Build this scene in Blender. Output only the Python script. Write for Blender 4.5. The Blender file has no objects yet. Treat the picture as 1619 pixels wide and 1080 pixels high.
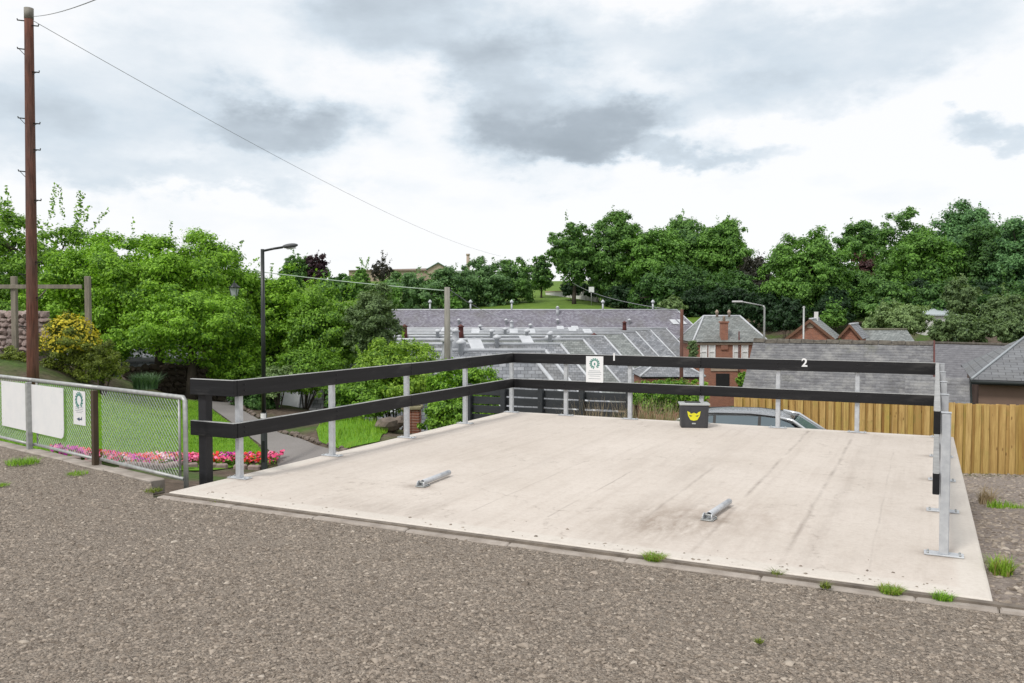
import bpy, bmesh, math, random
import numpy as np
from mathutils import Vector, Matrix, noise as mnoise

random.seed(7)
rng = np.random.default_rng(11)
R = math.radians
S = bpy.context.scene
COL = S.collection

# ------------------------------------------------------------------ camera
F = 1327.0                      # focal length in photo pixels (1619 wide)
H = 1.70                        # eye height above the concrete pad
TH = math.atan(46.0 / F)        # downward pitch
cam = bpy.data.objects.new('camera', bpy.data.cameras.new('camera'))
COL.objects.link(cam)
cam.location = (0, 0, H)
cam.rotation_euler = (R(90) - TH, 0, 0)
cam.data.sensor_width = 36
cam.data.lens = 36 * F / 1619
cam.data.clip_start = 0.05
cam.data.clip_end = 6000
S.camera = cam

# ------------------------------------------------------------------ view
S.view_settings.view_transform = 'Standard'
S.view_settings.look = 'None'
S.view_settings.exposure = 0.48
S.view_settings.gamma = 1.0
S.view_settings.use_curve_mapping = False
S.cycles.max_bounces = 8
S.cycles.transparent_max_bounces = 8

# ------------------------------------------------------------------ sun
SUN_EL, SUN_AZ = 50.0, 222.0    # azimuth clockwise from +Y (behind the left shoulder)
sl = bpy.data.lights.new('sun', 'SUN')
sl.energy = 1.5
sl.angle = R(11)
sl.color = (1.0, 0.96, 0.9)
sun = bpy.data.objects.new('sun', sl)
COL.objects.link(sun)
sdir = Vector((math.sin(R(SUN_AZ)) * math.cos(R(SUN_EL)), math.cos(R(SUN_AZ)) * math.cos(R(SUN_EL)), math.sin(R(SUN_EL))))
sun.rotation_euler = (-sdir).to_track_quat('-Z', 'Y').to_euler()

# ------------------------------------------------------------------ sky
W = bpy.data.worlds.new('World')
S.world = W
W.use_nodes = True
wt = W.node_tree
wt.nodes.clear()
def wn(t, **kw):
    n = wt.nodes.new(t)
    for k, v_ in kw.items(): setattr(n, k, v_)
    return n
def wm(op, a, b=None, c=None, clamp=False):
    n = wt.nodes.new('ShaderNodeMath'); n.operation = op; n.use_clamp = clamp
    for i, s in enumerate((a, b, c)):
        if s is None: continue
        if isinstance(s, (int, float)): n.inputs[i].default_value = s
        else: wt.links.new(s, n.inputs[i])
    return n.outputs[0]
out = wn('ShaderNodeOutputWorld')
bg = wn('ShaderNodeBackground'); bg.inputs['Strength'].default_value = 0.1
sky = wn('ShaderNodeTexSky', sky_type='NISHITA', sun_disc=False)
sky.sun_elevation = R(SUN_EL); sky.sun_rotation = R(SUN_AZ)
tc = wn('ShaderNodeTexCoord')
# turbulence that pulls the cloud edges about
n1 = wn('ShaderNodeTexNoise'); n1.inputs['Scale'].default_value = 6.5; n1.inputs['Detail'].default_value = 10; n1.inputs['Roughness'].default_value = 0.6
mp = wn('ShaderNodeMapping'); mp.inputs['Scale'].default_value = (1, 1, 1.9)
wt.links.new(tc.outputs['Generated'], mp.inputs['Vector'])
wt.links.new(mp.outputs[0], n1.inputs['Vector'])
sep = wn('ShaderNodeSeparateXYZ'); wt.links.new(tc.outputs['Generated'], sep.inputs[0])
sc1 = wn('ShaderNodeSeparateColor'); wt.links.new(n1.outputs['Color'], sc1.inputs[0])
az0 = wm('ARCTAN2', sep.outputs[0], sep.outputs[1])
el0 = wm('ARCSINE', sep.outputs[2])
az = wm('ADD', az0, wm('MULTIPLY', wm('SUBTRACT', sc1.outputs[0], 0.5), 0.30))
el = wm('ADD', el0, wm('MULTIPLY', wm('SUBTRACT', sc1.outputs[1], 0.5), 0.17))
# dark cloud bodies: (photo x, photo y, half width, half height, depth of grey)
CLOUDS = [(650, 42, 225, 72, .46), (800, 118, 130, 55, .50), (915, 215, 145, 58, .74), (440, 222, 130, 48, .56),
          (170, 190, 230, 100, .30), (60, 260, 160, 60, .2), (1330, 120, 230, 45, .36), (1545, 262, 62, 18, .40),
          (1060, 60, 160, 50, .35), (330, 300, 170, 24, .32), (1180, 175, 190, 30, .28), (1500, 50, 130, 40, .2), (1010, 262, 190, 18, .4)]
dark = None
for (px, py, wx, wy, d) in CLOUDS:
    a0 = math.atan((px - 809.5) / F); e0 = math.atan((494 - py) / F)
    qa = wm('DIVIDE', wm('SUBTRACT', az, a0), wx / F)
    qe = wm('DIVIDE', wm('SUBTRACT', el, e0), wy / F)
    r2 = wm('ADD', wm('MULTIPLY', qa, qa), wm('MULTIPLY', qe, qe))
    g = wm('MULTIPLY', wm('EXPONENT', wm('MULTIPLY', wm('POWER', r2, 1.7), -0.8)), d)
    dark = g if dark is None else wm('ADD', dark, wm('MULTIPLY', g, wm('SUBTRACT', 1.0, dark)))
# everywhere: broad soft variation of the overcast
n2 = wn('ShaderNodeTexNoise'); n2.inputs['Scale'].default_value = 3.2; n2.inputs['Detail'].default_value = 9; n2.inputs['Roughness'].default_value = 0.58
mp2 = wn('ShaderNodeMapping'); mp2.inputs['Scale'].default_value = (1, 1, 3.2); mp2.inputs['Location'].default_value = (3.1, 1.7, 0.4)
wt.links.new(tc.outputs['Generated'], mp2.inputs['Vector']); wt.links.new(mp2.outputs[0], n2.inputs['Vector'])
broad = wm('MULTIPLY', wm('SUBTRACT', n2.outputs['Fac'], 0.535), 0.66)
lowf = wm('MULTIPLY', wm('SUBTRACT', sc1.outputs[2], 0.53), 0.3)
grey = wm('ADD', wm('ADD', dark, broad), lowf, clamp=True)
cr = wn('ShaderNodeValToRGB')
e = cr.color_ramp.elements
e[0].position = 0.0; e[0].color = (.72, .725, .735, 1)
e[1].position = 1.0; e[1].color = (.215, .25, .285, 1)
k = cr.color_ramp.elements.new(.12); k.color = (.645, .675, .705, 1)
k = cr.color_ramp.elements.new(.34); k.color = (.49, .55, .605, 1)
k = cr.color_ramp.elements.new(.60); k.color = (.325, .37, .415, 1)
wt.links.new(grey, cr.inputs[0])
sc2 = wn('ShaderNodeVectorMath', operation='SCALE'); sc2.inputs['Scale'].default_value = 10.0
wt.links.new(cr.outputs['Color'], sc2.inputs[0])
mx = wn('ShaderNodeMix', data_type='RGBA'); mx.inputs['Factor'].default_value = 0.96
wt.links.new(sky.outputs[0], mx.inputs[6]); wt.links.new(sc2.outputs[0], mx.inputs[7])
wt.links.new(mx.outputs[2], bg.inputs['Color']); wt.links.new(bg.outputs[0], out.inputs[0])

# ------------------------------------------------------------------ pixel -> place
def ray(px, py):
    a = (px - 809.5) / F; b = (540 - py) / F
    return Vector((a, math.cos(TH) + b * math.sin(TH), -math.sin(TH) + b * math.cos(TH)))
def P(px, py, D):
    r = ray(px, py); t = D / r.y
    return Vector((r.x * t, D, H + r.z * t))
def G(px, py, z=0.0):
    r = ray(px, py); t = (z - H) / r.z
    return Vector((r.x * t, r.y * t, z))

PHI = R(26.1)                    # the pad is turned 26.1 degrees clockwise
U = Vector((math.cos(PHI), -math.sin(PHI), 0)); V = Vector((math.sin(PHI), math.cos(PHI), 0))
O = Vector((-3.261, 7.894, 0))
DW, DD = 6.80, 7.26              # pad width, depth
def L(u, v, z=0): return O + U * u + V * v + Vector((0, 0, z))

# ------------------------------------------------------------------ object helpers
def obj(name, bm, m, parent=None, smooth=False):
    me = bpy.data.meshes.new(name)
    bm.normal_update()
    bm.to_mesh(me); bm.free()
    return link(name, me, m, parent, smooth)
def link(name, me, m, parent=None, smooth=False):
    for q in (m if isinstance(m, (list, tuple)) else [m]):
        if len(me.materials) < (len(m) if isinstance(m, (list, tuple)) else 1): me.materials.append(q)
    if smooth:
        me.polygons.foreach_set('use_smooth', [True] * len(me.polygons))
    o = bpy.data.objects.new(name, me); COL.objects.link(o)
    if parent: o.parent = parent
    return o
def thing(name, label, cat, loc=(0, 0, 0), rz=0.0, group=None):
    o = bpy.data.objects.new(name, None); COL.objects.link(o)
    o.location = loc; o.rotation_euler = (0, 0, rz); o.empty_display_size = .2
    o['label'] = label; o['category'] = cat
    if group: o['group'] = group
    return o
def tag(o, label=None, cat=None, group=None, kind=None):
    if label: o['label'] = label
    if cat: o['category'] = cat
    if group: o['group'] = group
    if kind: o['kind'] = kind
    return o
def NB(): return bmesh.new()
def bx(bm, c, s, M=None, bev=0.0, mat=0, seg=1):
    T = Matrix.Translation(Vector(c)) @ (M.to_4x4() if M is not None else Matrix.Identity(4)) @ Matrix.Diagonal((s[0], s[1], s[2], 1))
    r = bmesh.ops.create_cube(bm, size=1.0, matrix=T)
    vs = r['verts']
    fs = {f for v_ in vs for f in v_.link_faces}
    for f in fs: f.material_index = mat
    if bev > 0:
        es = {e_ for v_ in vs for e_ in v_.link_edges}
        bmesh.ops.bevel(bm, geom=list(es), offset=bev, segments=seg, affect='EDGES', profile=.5)
def RZ(a): return Matrix.Rotation(a, 3, 'Z')
def tube(bm, pts, r, seg=8, mat=0, cap=True):
    pts = [Vector(p) for p in pts]
    rs = r if isinstance(r, (list, tuple)) else [r] * len(pts)
    rings = []
    up = None
    for i, p in enumerate(pts):
        d = (pts[min(i + 1, len(pts) - 1)] - pts[max(i - 1, 0)]).normalized()
        if up is None:
            up = Vector((0, 0, 1)) if abs(d.z) < .9 else Vector((1, 0, 0))
        a = d.cross(up).normalized(); b = a.cross(d).normalized(); up = b
        rings.append([bm.verts.new(p + (a * math.cos(2 * math.pi * k_ / seg) + b * math.sin(2 * math.pi * k_ / seg)) * rs[i]) for k_ in range(seg)])
    for i in range(len(rings) - 1):
        for k_ in range(seg):
            f = bm.faces.new((rings[i][k_], rings[i][(k_ + 1) % seg], rings[i + 1][(k_ + 1) % seg], rings[i + 1][k_]))
            f.material_index = mat; f.smooth = seg > 5
    if cap:
        for rg in (rings[0][::-1], rings[-1]):
            try:
                f = bm.faces.new(rg); f.material_index = mat
            except ValueError: pass
def lathe(bm, prof, c=(0, 0, 0), seg=16, mat=0):
    c = Vector(c); rings = []
    for (r, z) in prof:
        rings.append([bm.verts.new(c + Vector((r * math.cos(2 * math.pi * k_ / seg), r * math.sin(2 * math.pi * k_ / seg), z))) for k_ in range(seg)])
    for i in range(len(rings) - 1):
        for k_ in range(seg):
            f = bm.faces.new((rings[i][k_], rings[i][(k_ + 1) % seg], rings[i + 1][(k_ + 1) % seg], rings[i + 1][k_])); f.material_index = mat; f.smooth = True
    for rg in (rings[0][::-1], rings[-1]):
        f = bm.faces.new(rg); f.material_index = mat
def poly(bm, pts, mat=0, uv=None):
    f = bm.faces.new([bm.verts.new(Vector(p)) for p in pts]); f.material_index = mat
    return f
def prism(bm, pts, ext, mat=0):
    """closed solid: polygon pts swept along vector ext"""
    ext = Vector(ext)
    a = [bm.verts.new(Vector(p)) for p in pts]; b = [bm.verts.new(Vector(p) + ext) for p in pts]
    n = len(a)
    fs = [bm.faces.new(a[::-1]), bm.faces.new(b)]
    for i in range(n): fs.append(bm.faces.new((a[i], a[(i + 1) % n], b[(i + 1) % n], b[i])))
    for f in fs: f.material_index = mat
    bmesh.ops.recalc_face_normals(bm, faces=fs)
def roof_slab(bm, pts, t=0.06, mat=0):
    """thin solid roof slope with slope-aligned UVs in metres; first two points run along the eave"""
    p = [Vector(q) for q in pts]
    n = (p[1] - p[0]).cross(p[-1] - p[0]).normalized()
    if n.z < 0: n = -n
    ex = (p[1] - p[0]).normalized(); ey = n.cross(ex)
    uvl = bm.loops.layers.uv.verify()
    top = [bm.verts.new(q) for q in p]; bot = [bm.verts.new(q - n * t) for q in p]
    fs = [bm.faces.new(top), bm.faces.new(bot[::-1])]
    m_ = len(p)
    for i in range(m_): fs.append(bm.faces.new((top[i], bot[i], bot[(i + 1) % m_], top[(i + 1) % m_])))
    for f in fs:
        f.material_index = mat
        for l in f.loops:
            d = l.vert.co - p[0]; l[uvl].uv = (d.dot(ex) + p[0].x * .37, d.dot(ey))
    bmesh.ops.recalc_face_normals(bm, faces=fs)
def np_mesh(name, verts, faces):
    """verts (n,3), faces (m,k) with constant k"""
    me = bpy.data.meshes.new(name)
    nv, (nf, kf) = len(verts), faces.shape
    me.vertices.add(nv); me.vertices.foreach_set('co', np.ascontiguousarray(verts, dtype=np.float32).ravel())
    me.loops.add(nf * kf); me.loops.foreach_set('vertex_index', np.ascontiguousarray(faces, dtype=np.int32).ravel())
    me.polygons.add(nf); me.polygons.foreach_set('loop_start', np.arange(0, nf * kf, kf, dtype=np.int32))
    me.update(calc_edges=True)
    return me

# ------------------------------------------------------------------ materials
class NT:
    def __init__(s, name):
        s.m = bpy.data.materials.new(name); s.m.use_nodes = True
        s.t = s.m.node_tree; s.b = s.t.nodes['Principled BSDF']; s.out = s.t.nodes['Material Output']
        s.tc = s.t.nodes.new('ShaderNodeTexCoord')
    def n(s, typ, **kw):
        n = s.t.nodes.new(typ)
        for k_, v_ in kw.items(): setattr(n, k_, v_)
        return n
    def l(s, a, b): s.t.links.new(a, b)
    def noise(s, scale, detail=5, rough=.55, vec=None, sc=None):
        n = s.n('ShaderNodeTexNoise'); n.inputs['Scale'].default_value = scale; n.inputs['Detail'].default_value = detail; n.inputs['Roughness'].default_value = rough
        v_ = vec or s.tc.outputs['Object']
        if sc:
            mp_ = s.n('ShaderNodeMapping'); mp_.inputs['Scale'].default_value = sc; s.l(v_, mp_.inputs[0]); v_ = mp_.outputs[0]
        s.l(v_, n.inputs['Vector']); return n
    def ramp(s, fac, stops):
        r = s.n('ShaderNodeValToRGB'); el_ = r.color_ramp.elements
        while len(el_) < len(stops): el_.new(.5)
        for q, (p_, c) in zip(el_, stops):
            q.position = p_; q.color = (c[0], c[1], c[2], 1) if not isinstance(c, (int, float)) else (c, c, c, 1)
        s.l(fac, r.inputs[0]); return r.outputs[0]
    def mix(s, fac, a, b, blend='MIX'):
        m = s.n('ShaderNodeMix', data_type='RGBA', blend_type=blend)
        for i, q in ((0, fac), (6, a), (7, b)):
            if isinstance(q, (int, float)): m.inputs[i].default_value = q
            elif isinstance(q, tuple): m.inputs[i].default_value = (q[0], q[1], q[2], 1)
            else: s.l(q, m.inputs[i])
        return m.outputs[2]
    def math(s, op, a, b=None, c=None, clamp=False):
        n = s.n('ShaderNodeMath', operation=op); n.use_clamp = clamp
        for i, q in enumerate((a, b, c)):
            if q is None: continue
            if isinstance(q, (int, float)): n.inputs[i].default_value = q
            else: s.l(q, n.inputs[i])
        return n.outputs[0]
    def bump(s, h, strength=.3, dist=.01):
        b = s.n('ShaderNodeBump'); b.inputs['Strength'].default_value = strength; b.inputs['Distance'].default_value = dist
        s.l(h, b.inputs['Height']); s.l(b.outputs[0], s.b.inputs['Normal'])
    def col(s, c):
        if isinstance(c, tuple): s.b.inputs['Base Color'].default_value = (c[0], c[1], c[2], 1)
        else: s.l(c, s.b.inputs['Base Color'])
    def set(s, **kw):
        for k_, v_ in kw.items(): s.b.inputs[k_.replace('_', ' ')].default_value = v_
        return s
def mat(name, c1, c2=None, scale=6, rough=.7, bump=.0, bscale=None, metal=0.0, sc=None, spec=.5, detail=6, bdist=.01):
    t = NT(name); t.set(Roughness=rough, Metallic=metal, Specular_IOR_Level=spec)
    if c2 is None: c2 = tuple(x * .75 for x in c1)
    n = t.noise(scale, detail, .6, sc=sc)
    t.col(t.ramp(n.outputs['Fac'], [(.3, c1), (.7, c2)]))
    if bump: t.bump(t.noise(bscale or scale * 4, 6, .65, sc=sc).outputs['Fac'], bump, bdist)
    return t.m

M_black = mat('black painted timber', (.010, .010, .012), (.022, .022, .026), 14, .5, .25, 60, sc=(.15, 1, 1), bdist=.004)
t = NT('black painted boards'); t.set(Roughness=.55, Specular_IOR_Level=.28)
a_ = t.noise(7, 8, .7, sc=(.12, 1, 3)); b_ = t.noise(2.2, 7, .7, sc=(.5, 1, 2.5)); c_ = t.noise(.9, 3, .6)
t.col(t.mix(t.math('MULTIPLY', t.ramp(b_.outputs['Fac'], [(.56, 0), (.70, 1)]), .55), t.ramp(a_.outputs['Fac'], [(.3, (.006, .006, .007)), (.7, (.016, .016, .018))]), t.ramp(c_.outputs['Fac'], [(.3, (.035, .035, .037)), (.7, (.075, .072, .068))])))
t.bump(a_.outputs['Fac'], .5, .006); M_board = t.m
M_galv = mat('galvanised steel', (.60, .62, .64), (.44, .46, .49), 16, .45, .08, 90, metal=.35)
M_galvdull = mat('weathered galvanised tube', (.47, .48, .47), (.31, .32, .31), 18, .5, .1, 90, metal=.4)
M_white = mat('white print', (.80, .80, .80), (.74, .75, .76), 8, .35)
M_lampblk = mat('black lamp paint', (.008, .012, .011), (.015, .02, .018), 9, .35)
M_green = mat('green print', (.03, .22, .17), (.03, .18, .15), 9, .5)
M_ink = mat('grey print', (.35, .38, .4), (.3, .33, .35), 9, .6)
M_navy = mat('dark blue print', (.05, .08, .13), (.04, .06, .1), 9, .6)
M_yel = mat('yellow print', (.75, .72, .02), (.68, .62, .02), 9, .4)
M_box = mat('dark grey plastic', (.035, .036, .04), (.05, .05, .055), 12, .5, .05, 80)
M_lid = mat('grey plastic lid', (.48, .50, .49), (.38, .40, .40), 9, .4)
M_pole = None

# creosoted pole: reddish brown, long vertical streaks
t = NT('creosoted pole'); t.set(Roughness=.8, Specular_IOR_Level=.3)
a_ = t.noise(9, 7, .65, sc=(3, 3, .22)); b_ = t.noise(1.3, 5, .6, sc=(1, 1, .5))
c_ = t.mix(t.ramp(b_.outputs['Fac'], [(.4, 0), (.62, 1)]), t.ramp(a_.outputs['Fac'], [(.3, (.05, .021, .015)), (.72, (.22, .085, .058))]), t.ramp(a_.outputs['Fac'], [(.3, (.065, .036, .03)), (.7, (.17, .098, .078))]))
t.col(c_); t.bump(a_.outputs['Fac'], .5, .02); M_pole = t.m
M_oldwood = mat('weathered grey timber', (.27, .24, .19), (.14, .125, .1), 9, .85, .4, 30, sc=(1, 1, .2))
M_brownpost = mat('brown stained post', (.09, .06, .035), (.045, .03, .018), 9, .8, .3, 30, sc=(1, 1, .2))
M_palegrey = mat('pale weathered pole', (.32, .31, .27), (.16, .15, .13), 9, .85, .4, 30, sc=(1, 1, .2))

def leafmat(name, dark, light, patch=.45, trans=.30, tint=None):
    t = NT(name); t.set(Roughness=.55, Specular_IOR_Level=.35)
    g = t.n('ShaderNodeNewGeometry')
    n = t.noise(patch, 4, .6)
    f = t.math('ADD', t.math('MULTIPLY', n.outputs['Fac'], .9), t.math('MULTIPLY', g.outputs['Random Per Island'], .55))
    c = t.ramp(f, [(.40, dark), (.86, light)])
    if tint: c = t.mix(t.ramp(g.outputs['Random Per Island'], [(.80, 0), (.84, 1)]), c, tint)
    t.col(c)
    tr = t.n('ShaderNodeBsdfTranslucent'); t.l(t.mix(1.0, c, (1.25, 1.3, .6), 'MULTIPLY'), tr.inputs['Color'])
    ms = t.n('ShaderNodeMixShader'); ms.inputs[0].default_value = trans
    t.l(t.b.outputs[0], ms.inputs[1]); t.l(tr.outputs[0], ms.inputs[2]); t.l(ms.outputs[0], t.out.inputs['Surface'])
    return t.m
LM = dict(
    fresh=leafmat('fresh green leaves', (.04, .125, .009), (0.287, 0.524, 0.042), .7),
    mid=leafmat('mid green leaves', (.028, .095, .011), (0.237, 0.437, 0.046)),
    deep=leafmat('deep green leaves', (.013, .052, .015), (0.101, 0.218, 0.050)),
    far=leafmat('dark woodland leaves', (.018, .066, .018), (0.175, 0.344, 0.078), .22),
    farlight=leafmat('lighter woodland leaves', (.028, .09, .015), (0.189, 0.380, 0.066), .22),
    bluegreen=leafmat('cool green leaves', (.02, .076, .030), (0.172, 0.346, 0.125), .25),
    lime=leafmat('lime green leaves', (.07, .17, .015), (0.308, 0.484, 0.055)),
    olive=leafmat('olive green leaves', (.045, .085, .032), (0.187, 0.280, 0.110)),
    hedge=leafmat('grey green hedge leaves', (.035, .09, .035), (0.176, 0.322, 0.115), .3),
    shade=leafmat('dark undergrowth leaves', (.008, .03, .010), (.035, .085, .028), .25),  # leaf colour darkened to paint the shadow under the wood
    willow=leafmat('pale willow leaves', (.08, .14, .045), (0.286, 0.407, 0.165)),
    purple=leafmat('purple beech leaves', (.022, .012, .02), (.07, .035, .045)),
    copper=leafmat('copper beech leaves', (.035, .016, .018), (.11, .05, .048)),
    brown=leafmat('dark brownish leaves', (.022, .026, .018), (.06, .06, .045)),
    yellow=leafmat('green leaves with yellow bloom', (.05, .075, .012), (0.230, 0.294, 0.039), 1.0, .25),
    bloom=leafmat('yellow blossom', (.38, .32, .02), (.72, .62, .05), 1.0, .25),
    grass=leafmat('grass blades', (.09, .20, .012), (.28, .48, .04), 1.2, .3),
    straw=leafmat('dry straw stems', (.22, .16, .09), (.5, .40, .27), 1.2, .2),
    weed=leafmat('kerb weed leaves', (.11, .21, .014), (.32, .50, .06), 3.0, .3, (.34, .28, .11)),
    spiky=leafmat('grey green spiky leaves', (.05, .11, .055), (.14, .23, .12), 1.0, .2))
M_bark = mat('grey brown bark', (.07, .055, .04), (.03, .024, .018), 6, .9, .5, 14, sc=(1, 1, .3))

# ------------------------------------------------------------------ terrain
CP = []
def cp(px, py, D): 
    p = P(px, py, D); CP.append((p.x, p.y, p.z))
for x, y in ((-25, -20), (0, -20), (25, -20), (-25, -6), (25, -6), (0, -6), (-9, 0), (9, 0), (-3, 2), (3, 2), (-6.5, 8.5), (-3.6, 6.0), (0, 5.2), (-12, 8), (-20, 6), (10, 0), (16, -3)):
    CP.append((x, y, -.14))
for x, y, z in ((3.2, 4.5, -.12), (3.4, 5.2, -.05), (5, 4, -.06), (8, 3, -.06), (12, 2, -.05), (5, 9, -.5), (9, 9, -.5), (6.6, 12, -.95), (10, 15, -1.35), (6, 17.5, -1.8), (6, 21, -2.3), (13, 20, -2.2), (22, 17, -1.7), (22, 9, -.8),
                (-3.0, 9.4, -.35), (-1.5, 12.5, -1.0), (0, 15.2, -1.5), (2.4, 11, -.9), (3, 16.5, -1.75), (0, 8.5, -.35), (2, 19, -2.1), (-1.5, 17, -1.7),
                (-5.2, 10.8, -.7), (-8, 12.6, -.5), (-12, 13, -.3), (-20, 14, .1), (-6.5, 13, -1.0), (-5, 14.5, -1.3), (-9, 16, -1.0)): CP.append((x, y, z))
# lawn, path and banks on the left
for px, py, D in ((20, 716, 18.6), (90, 720, 19), (250, 727, 19.5), (420, 742, 19.3), (520, 736, 19), (330, 640, 31), (430, 690, 23), (150, 618, 25), (250, 630, 27), (20, 640, 22), (90, 655, 22), (180, 670, 22), (280, 680, 22.5),
                  (52, 604, 23), (180, 598, 27), (110, 594, 25), (10, 562, 29), (-60, 548, 30), (240, 616, 28), (300, 628, 33), (200, 608, 31), (250, 622, 35), (150, 596, 34), (520, 672, 24), (580, 690, 20.5), (560, 665, 23), (450, 640, 30), (380, 640, 33), (630, 690, 22), (700, 690, 20)): cp(px, py, D)
# valley with the village
for x, y, z in ((-16, 36, -2.2), (-9, 40, -3.6), (-3, 32, -3.6), (-26, 38, -.2), (-40, 40, 1.2), (3, 27, -3.6), (9, 31, -3.6), (16, 27, -3.0), (24, 28, -2.8), (-8, 55, -7), (6, 45, -7), (0, 70, -7.5), (16, 70, -7.2), (-20, 75, -6.5), (20, 100, -6), (0, 100, -6), (-25, 105, -4.5),
                (24, 60, -5.8), (34, 50, -4.6), (34, 80, -4.4), (50, 60, -3), (60, 85, -1.5), (-40, 65, -1), (-50, 100, 0)): CP.append((x, y, z))
for px, py, D in ((880, 480, 150), (930, 484, 145), (960, 489, 140), (830, 492, 135), (700, 486, 150), (600, 480, 160), (1000, 490, 150), (1100, 492, 140), (1200, 500, 120), (1300, 505, 115), (1420, 505, 115), (1550, 500, 110), (1650, 490, 120),
                  (880, 464, 175), (1000, 460, 190), (1200, 458, 200), (1400, 450, 200), (1600, 440, 200), (480, 450, 190), (300, 446, 180), (100, 440, 170), (700, 446, 260), (560, 444, 300),
                  (400, 446, 500), (650, 446, 520), (900, 448, 500), (1200, 440, 520), (1500, 430, 520), (100, 446, 500), (800, 450, 1400), (1300, 440, 1400), (200, 450, 1400)): cp(px, py, D)
CP = np.array(CP)
KC = 1.2
def kern(d2): return np.sqrt(d2 + KC * KC)
n_ = len(CP)
A_ = np.zeros((n_ + 3, n_ + 3)); d2_ = ((CP[:, None, :2] - CP[None, :, :2]) ** 2).sum(-1)
A_[:n_, :n_] = kern(d2_) - np.eye(n_) * .02
A_[:n_, n_:] = np.c_[np.ones(n_), CP[:, :2] / 100]; A_[n_:, :n_] = A_[:n_, n_:].T
WT = np.linalg.solve(A_, np.r_[CP[:, 2], 0, 0, 0])
def tz(x, y):
    x = np.atleast_1d(np.asarray(x, float)); y = np.atleast_1d(np.asarray(y, float))
    r = np.empty(x.shape)
    xf, yf = x.ravel(), y.ravel(); rf = r.ravel()
    for i in range(0, len(xf), 20000):
        s = slice(i, i + 20000)
        d2 = (xf[s, None] - CP[None, :, 0]) ** 2 + (yf[s, None] - CP[None, :, 1]) ** 2
        rf[s] = kern(d2) @ WT[:n_] + WT[n_] + WT[n_ + 1] * xf[s] / 100 + WT[n_ + 2] * yf[s] / 100
    return rf.reshape(x.shape)
def tz1(x, y): return float(tz(x, y)[0])
def T(px, py, d0=9.0, d1=400.0):
    """where the view ray through a pixel meets the terrain"""
    D = np.geomspace(d0, d1, 900); r = ray(px, py)
    xs = r.x / r.y * D; zs = H + r.z / r.y * D
    hit = np.nonzero(zs < tz(xs, D))[0]
    i = hit[0] if len(hit) else 899
    return Vector((xs[i], D[i], float(tz(xs[i], D[i])[0])))

# ground material: soil, dead leaves and rough grass
t = NT('rough grass and soil'); t.set(Roughness=.95, Specular_IOR_Level=.2)
n_big = t.noise(.22, 6, .6); n_f = t.noise(5, 8, .7)
soil = t.ramp(n_f.outputs['Fac'], [(.3, (.05, .038, .028)), (.7, (.17, .13, .10))])
grs = t.ramp(n_f.outputs['Fac'], [(.3, (.035, .075, .012)), (.75, (.10, .17, .035))])
t.col(t.mix(t.ramp(n_big.outputs['Fac'], [(.45, 0), (.6, 1)]), soil, grs)); t.bump(n_f.outputs['Fac'], .8, .05); M_ground = t.m
t = NT('hill grass'); t.set(Roughness=.95, Specular_IOR_Level=.2)
n_f = t.noise(.5, 8, .7); t.col(t.ramp(n_f.outputs['Fac'], [(.3, (.075, .14, .018)), (.72, (.15, .24, .035))])); t.bump(n_f.outputs['Fac'], .5, .1); M_hill = t.m

def graded(lo, hi, fine_lo, fine_hi, step, n_out):
    a = np.arange(fine_lo, fine_hi + step / 2, step)
    l_ = fine_lo - np.geomspace(step * 1.3, fine_lo - lo, n_out)[::1]
    r_ = fine_hi + np.geomspace(step * 1.3, hi - fine_hi, n_out)
    return np.r_[l_[::-1], a, r_]
gx = graded(-1400, 1400, -22, 24, .45, 46); gy = graded(-60, 2600, 3.5, 46, .45, 60)
XX, YY = np.meshgrid(gx, gy); ZZ = tz(XX, YY)
ZZ += np.where(YY > 9, (np.sin(XX * 2.3 + YY * 1.1) * np.sin(YY * 1.9 - XX * .7)) * .012, 0)
# stay below the concrete pad and the gravel lot
uu = (XX - O.x) * U.x + (YY - O.y) * U.y; vv = (XX - O.x) * V.x + (YY - O.y) * V.y
inpad = (uu > -.5) & (uu < DW + .3) & (vv > -.5) & (vv < DD + .4)
ZZ = np.where(inpad, np.minimum(ZZ, -.32), ZZ)
ZZ = np.where((vv < .4) & (YY < 12), np.minimum(ZZ, -.10), ZZ)
nx, ny = len(gx), len(gy)
idx = np.arange(nx * ny).reshape(ny, nx)
fc = np.stack([idx[:-1, :-1], idx[:-1, 1:], idx[1:, 1:], idx[1:, :-1]], -1).reshape(-1, 4)
me = np_mesh('ground', np.stack([XX, YY, ZZ], -1).reshape(-1, 3), fc)
o = link('ground', me, [M_ground, M_hill], smooth=True)
cy = YY[:-1, :-1].ravel(); me.polygons.foreach_set('material_index', (cy > 112).astype(np.int32))
tag(o, kind='structure')

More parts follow.
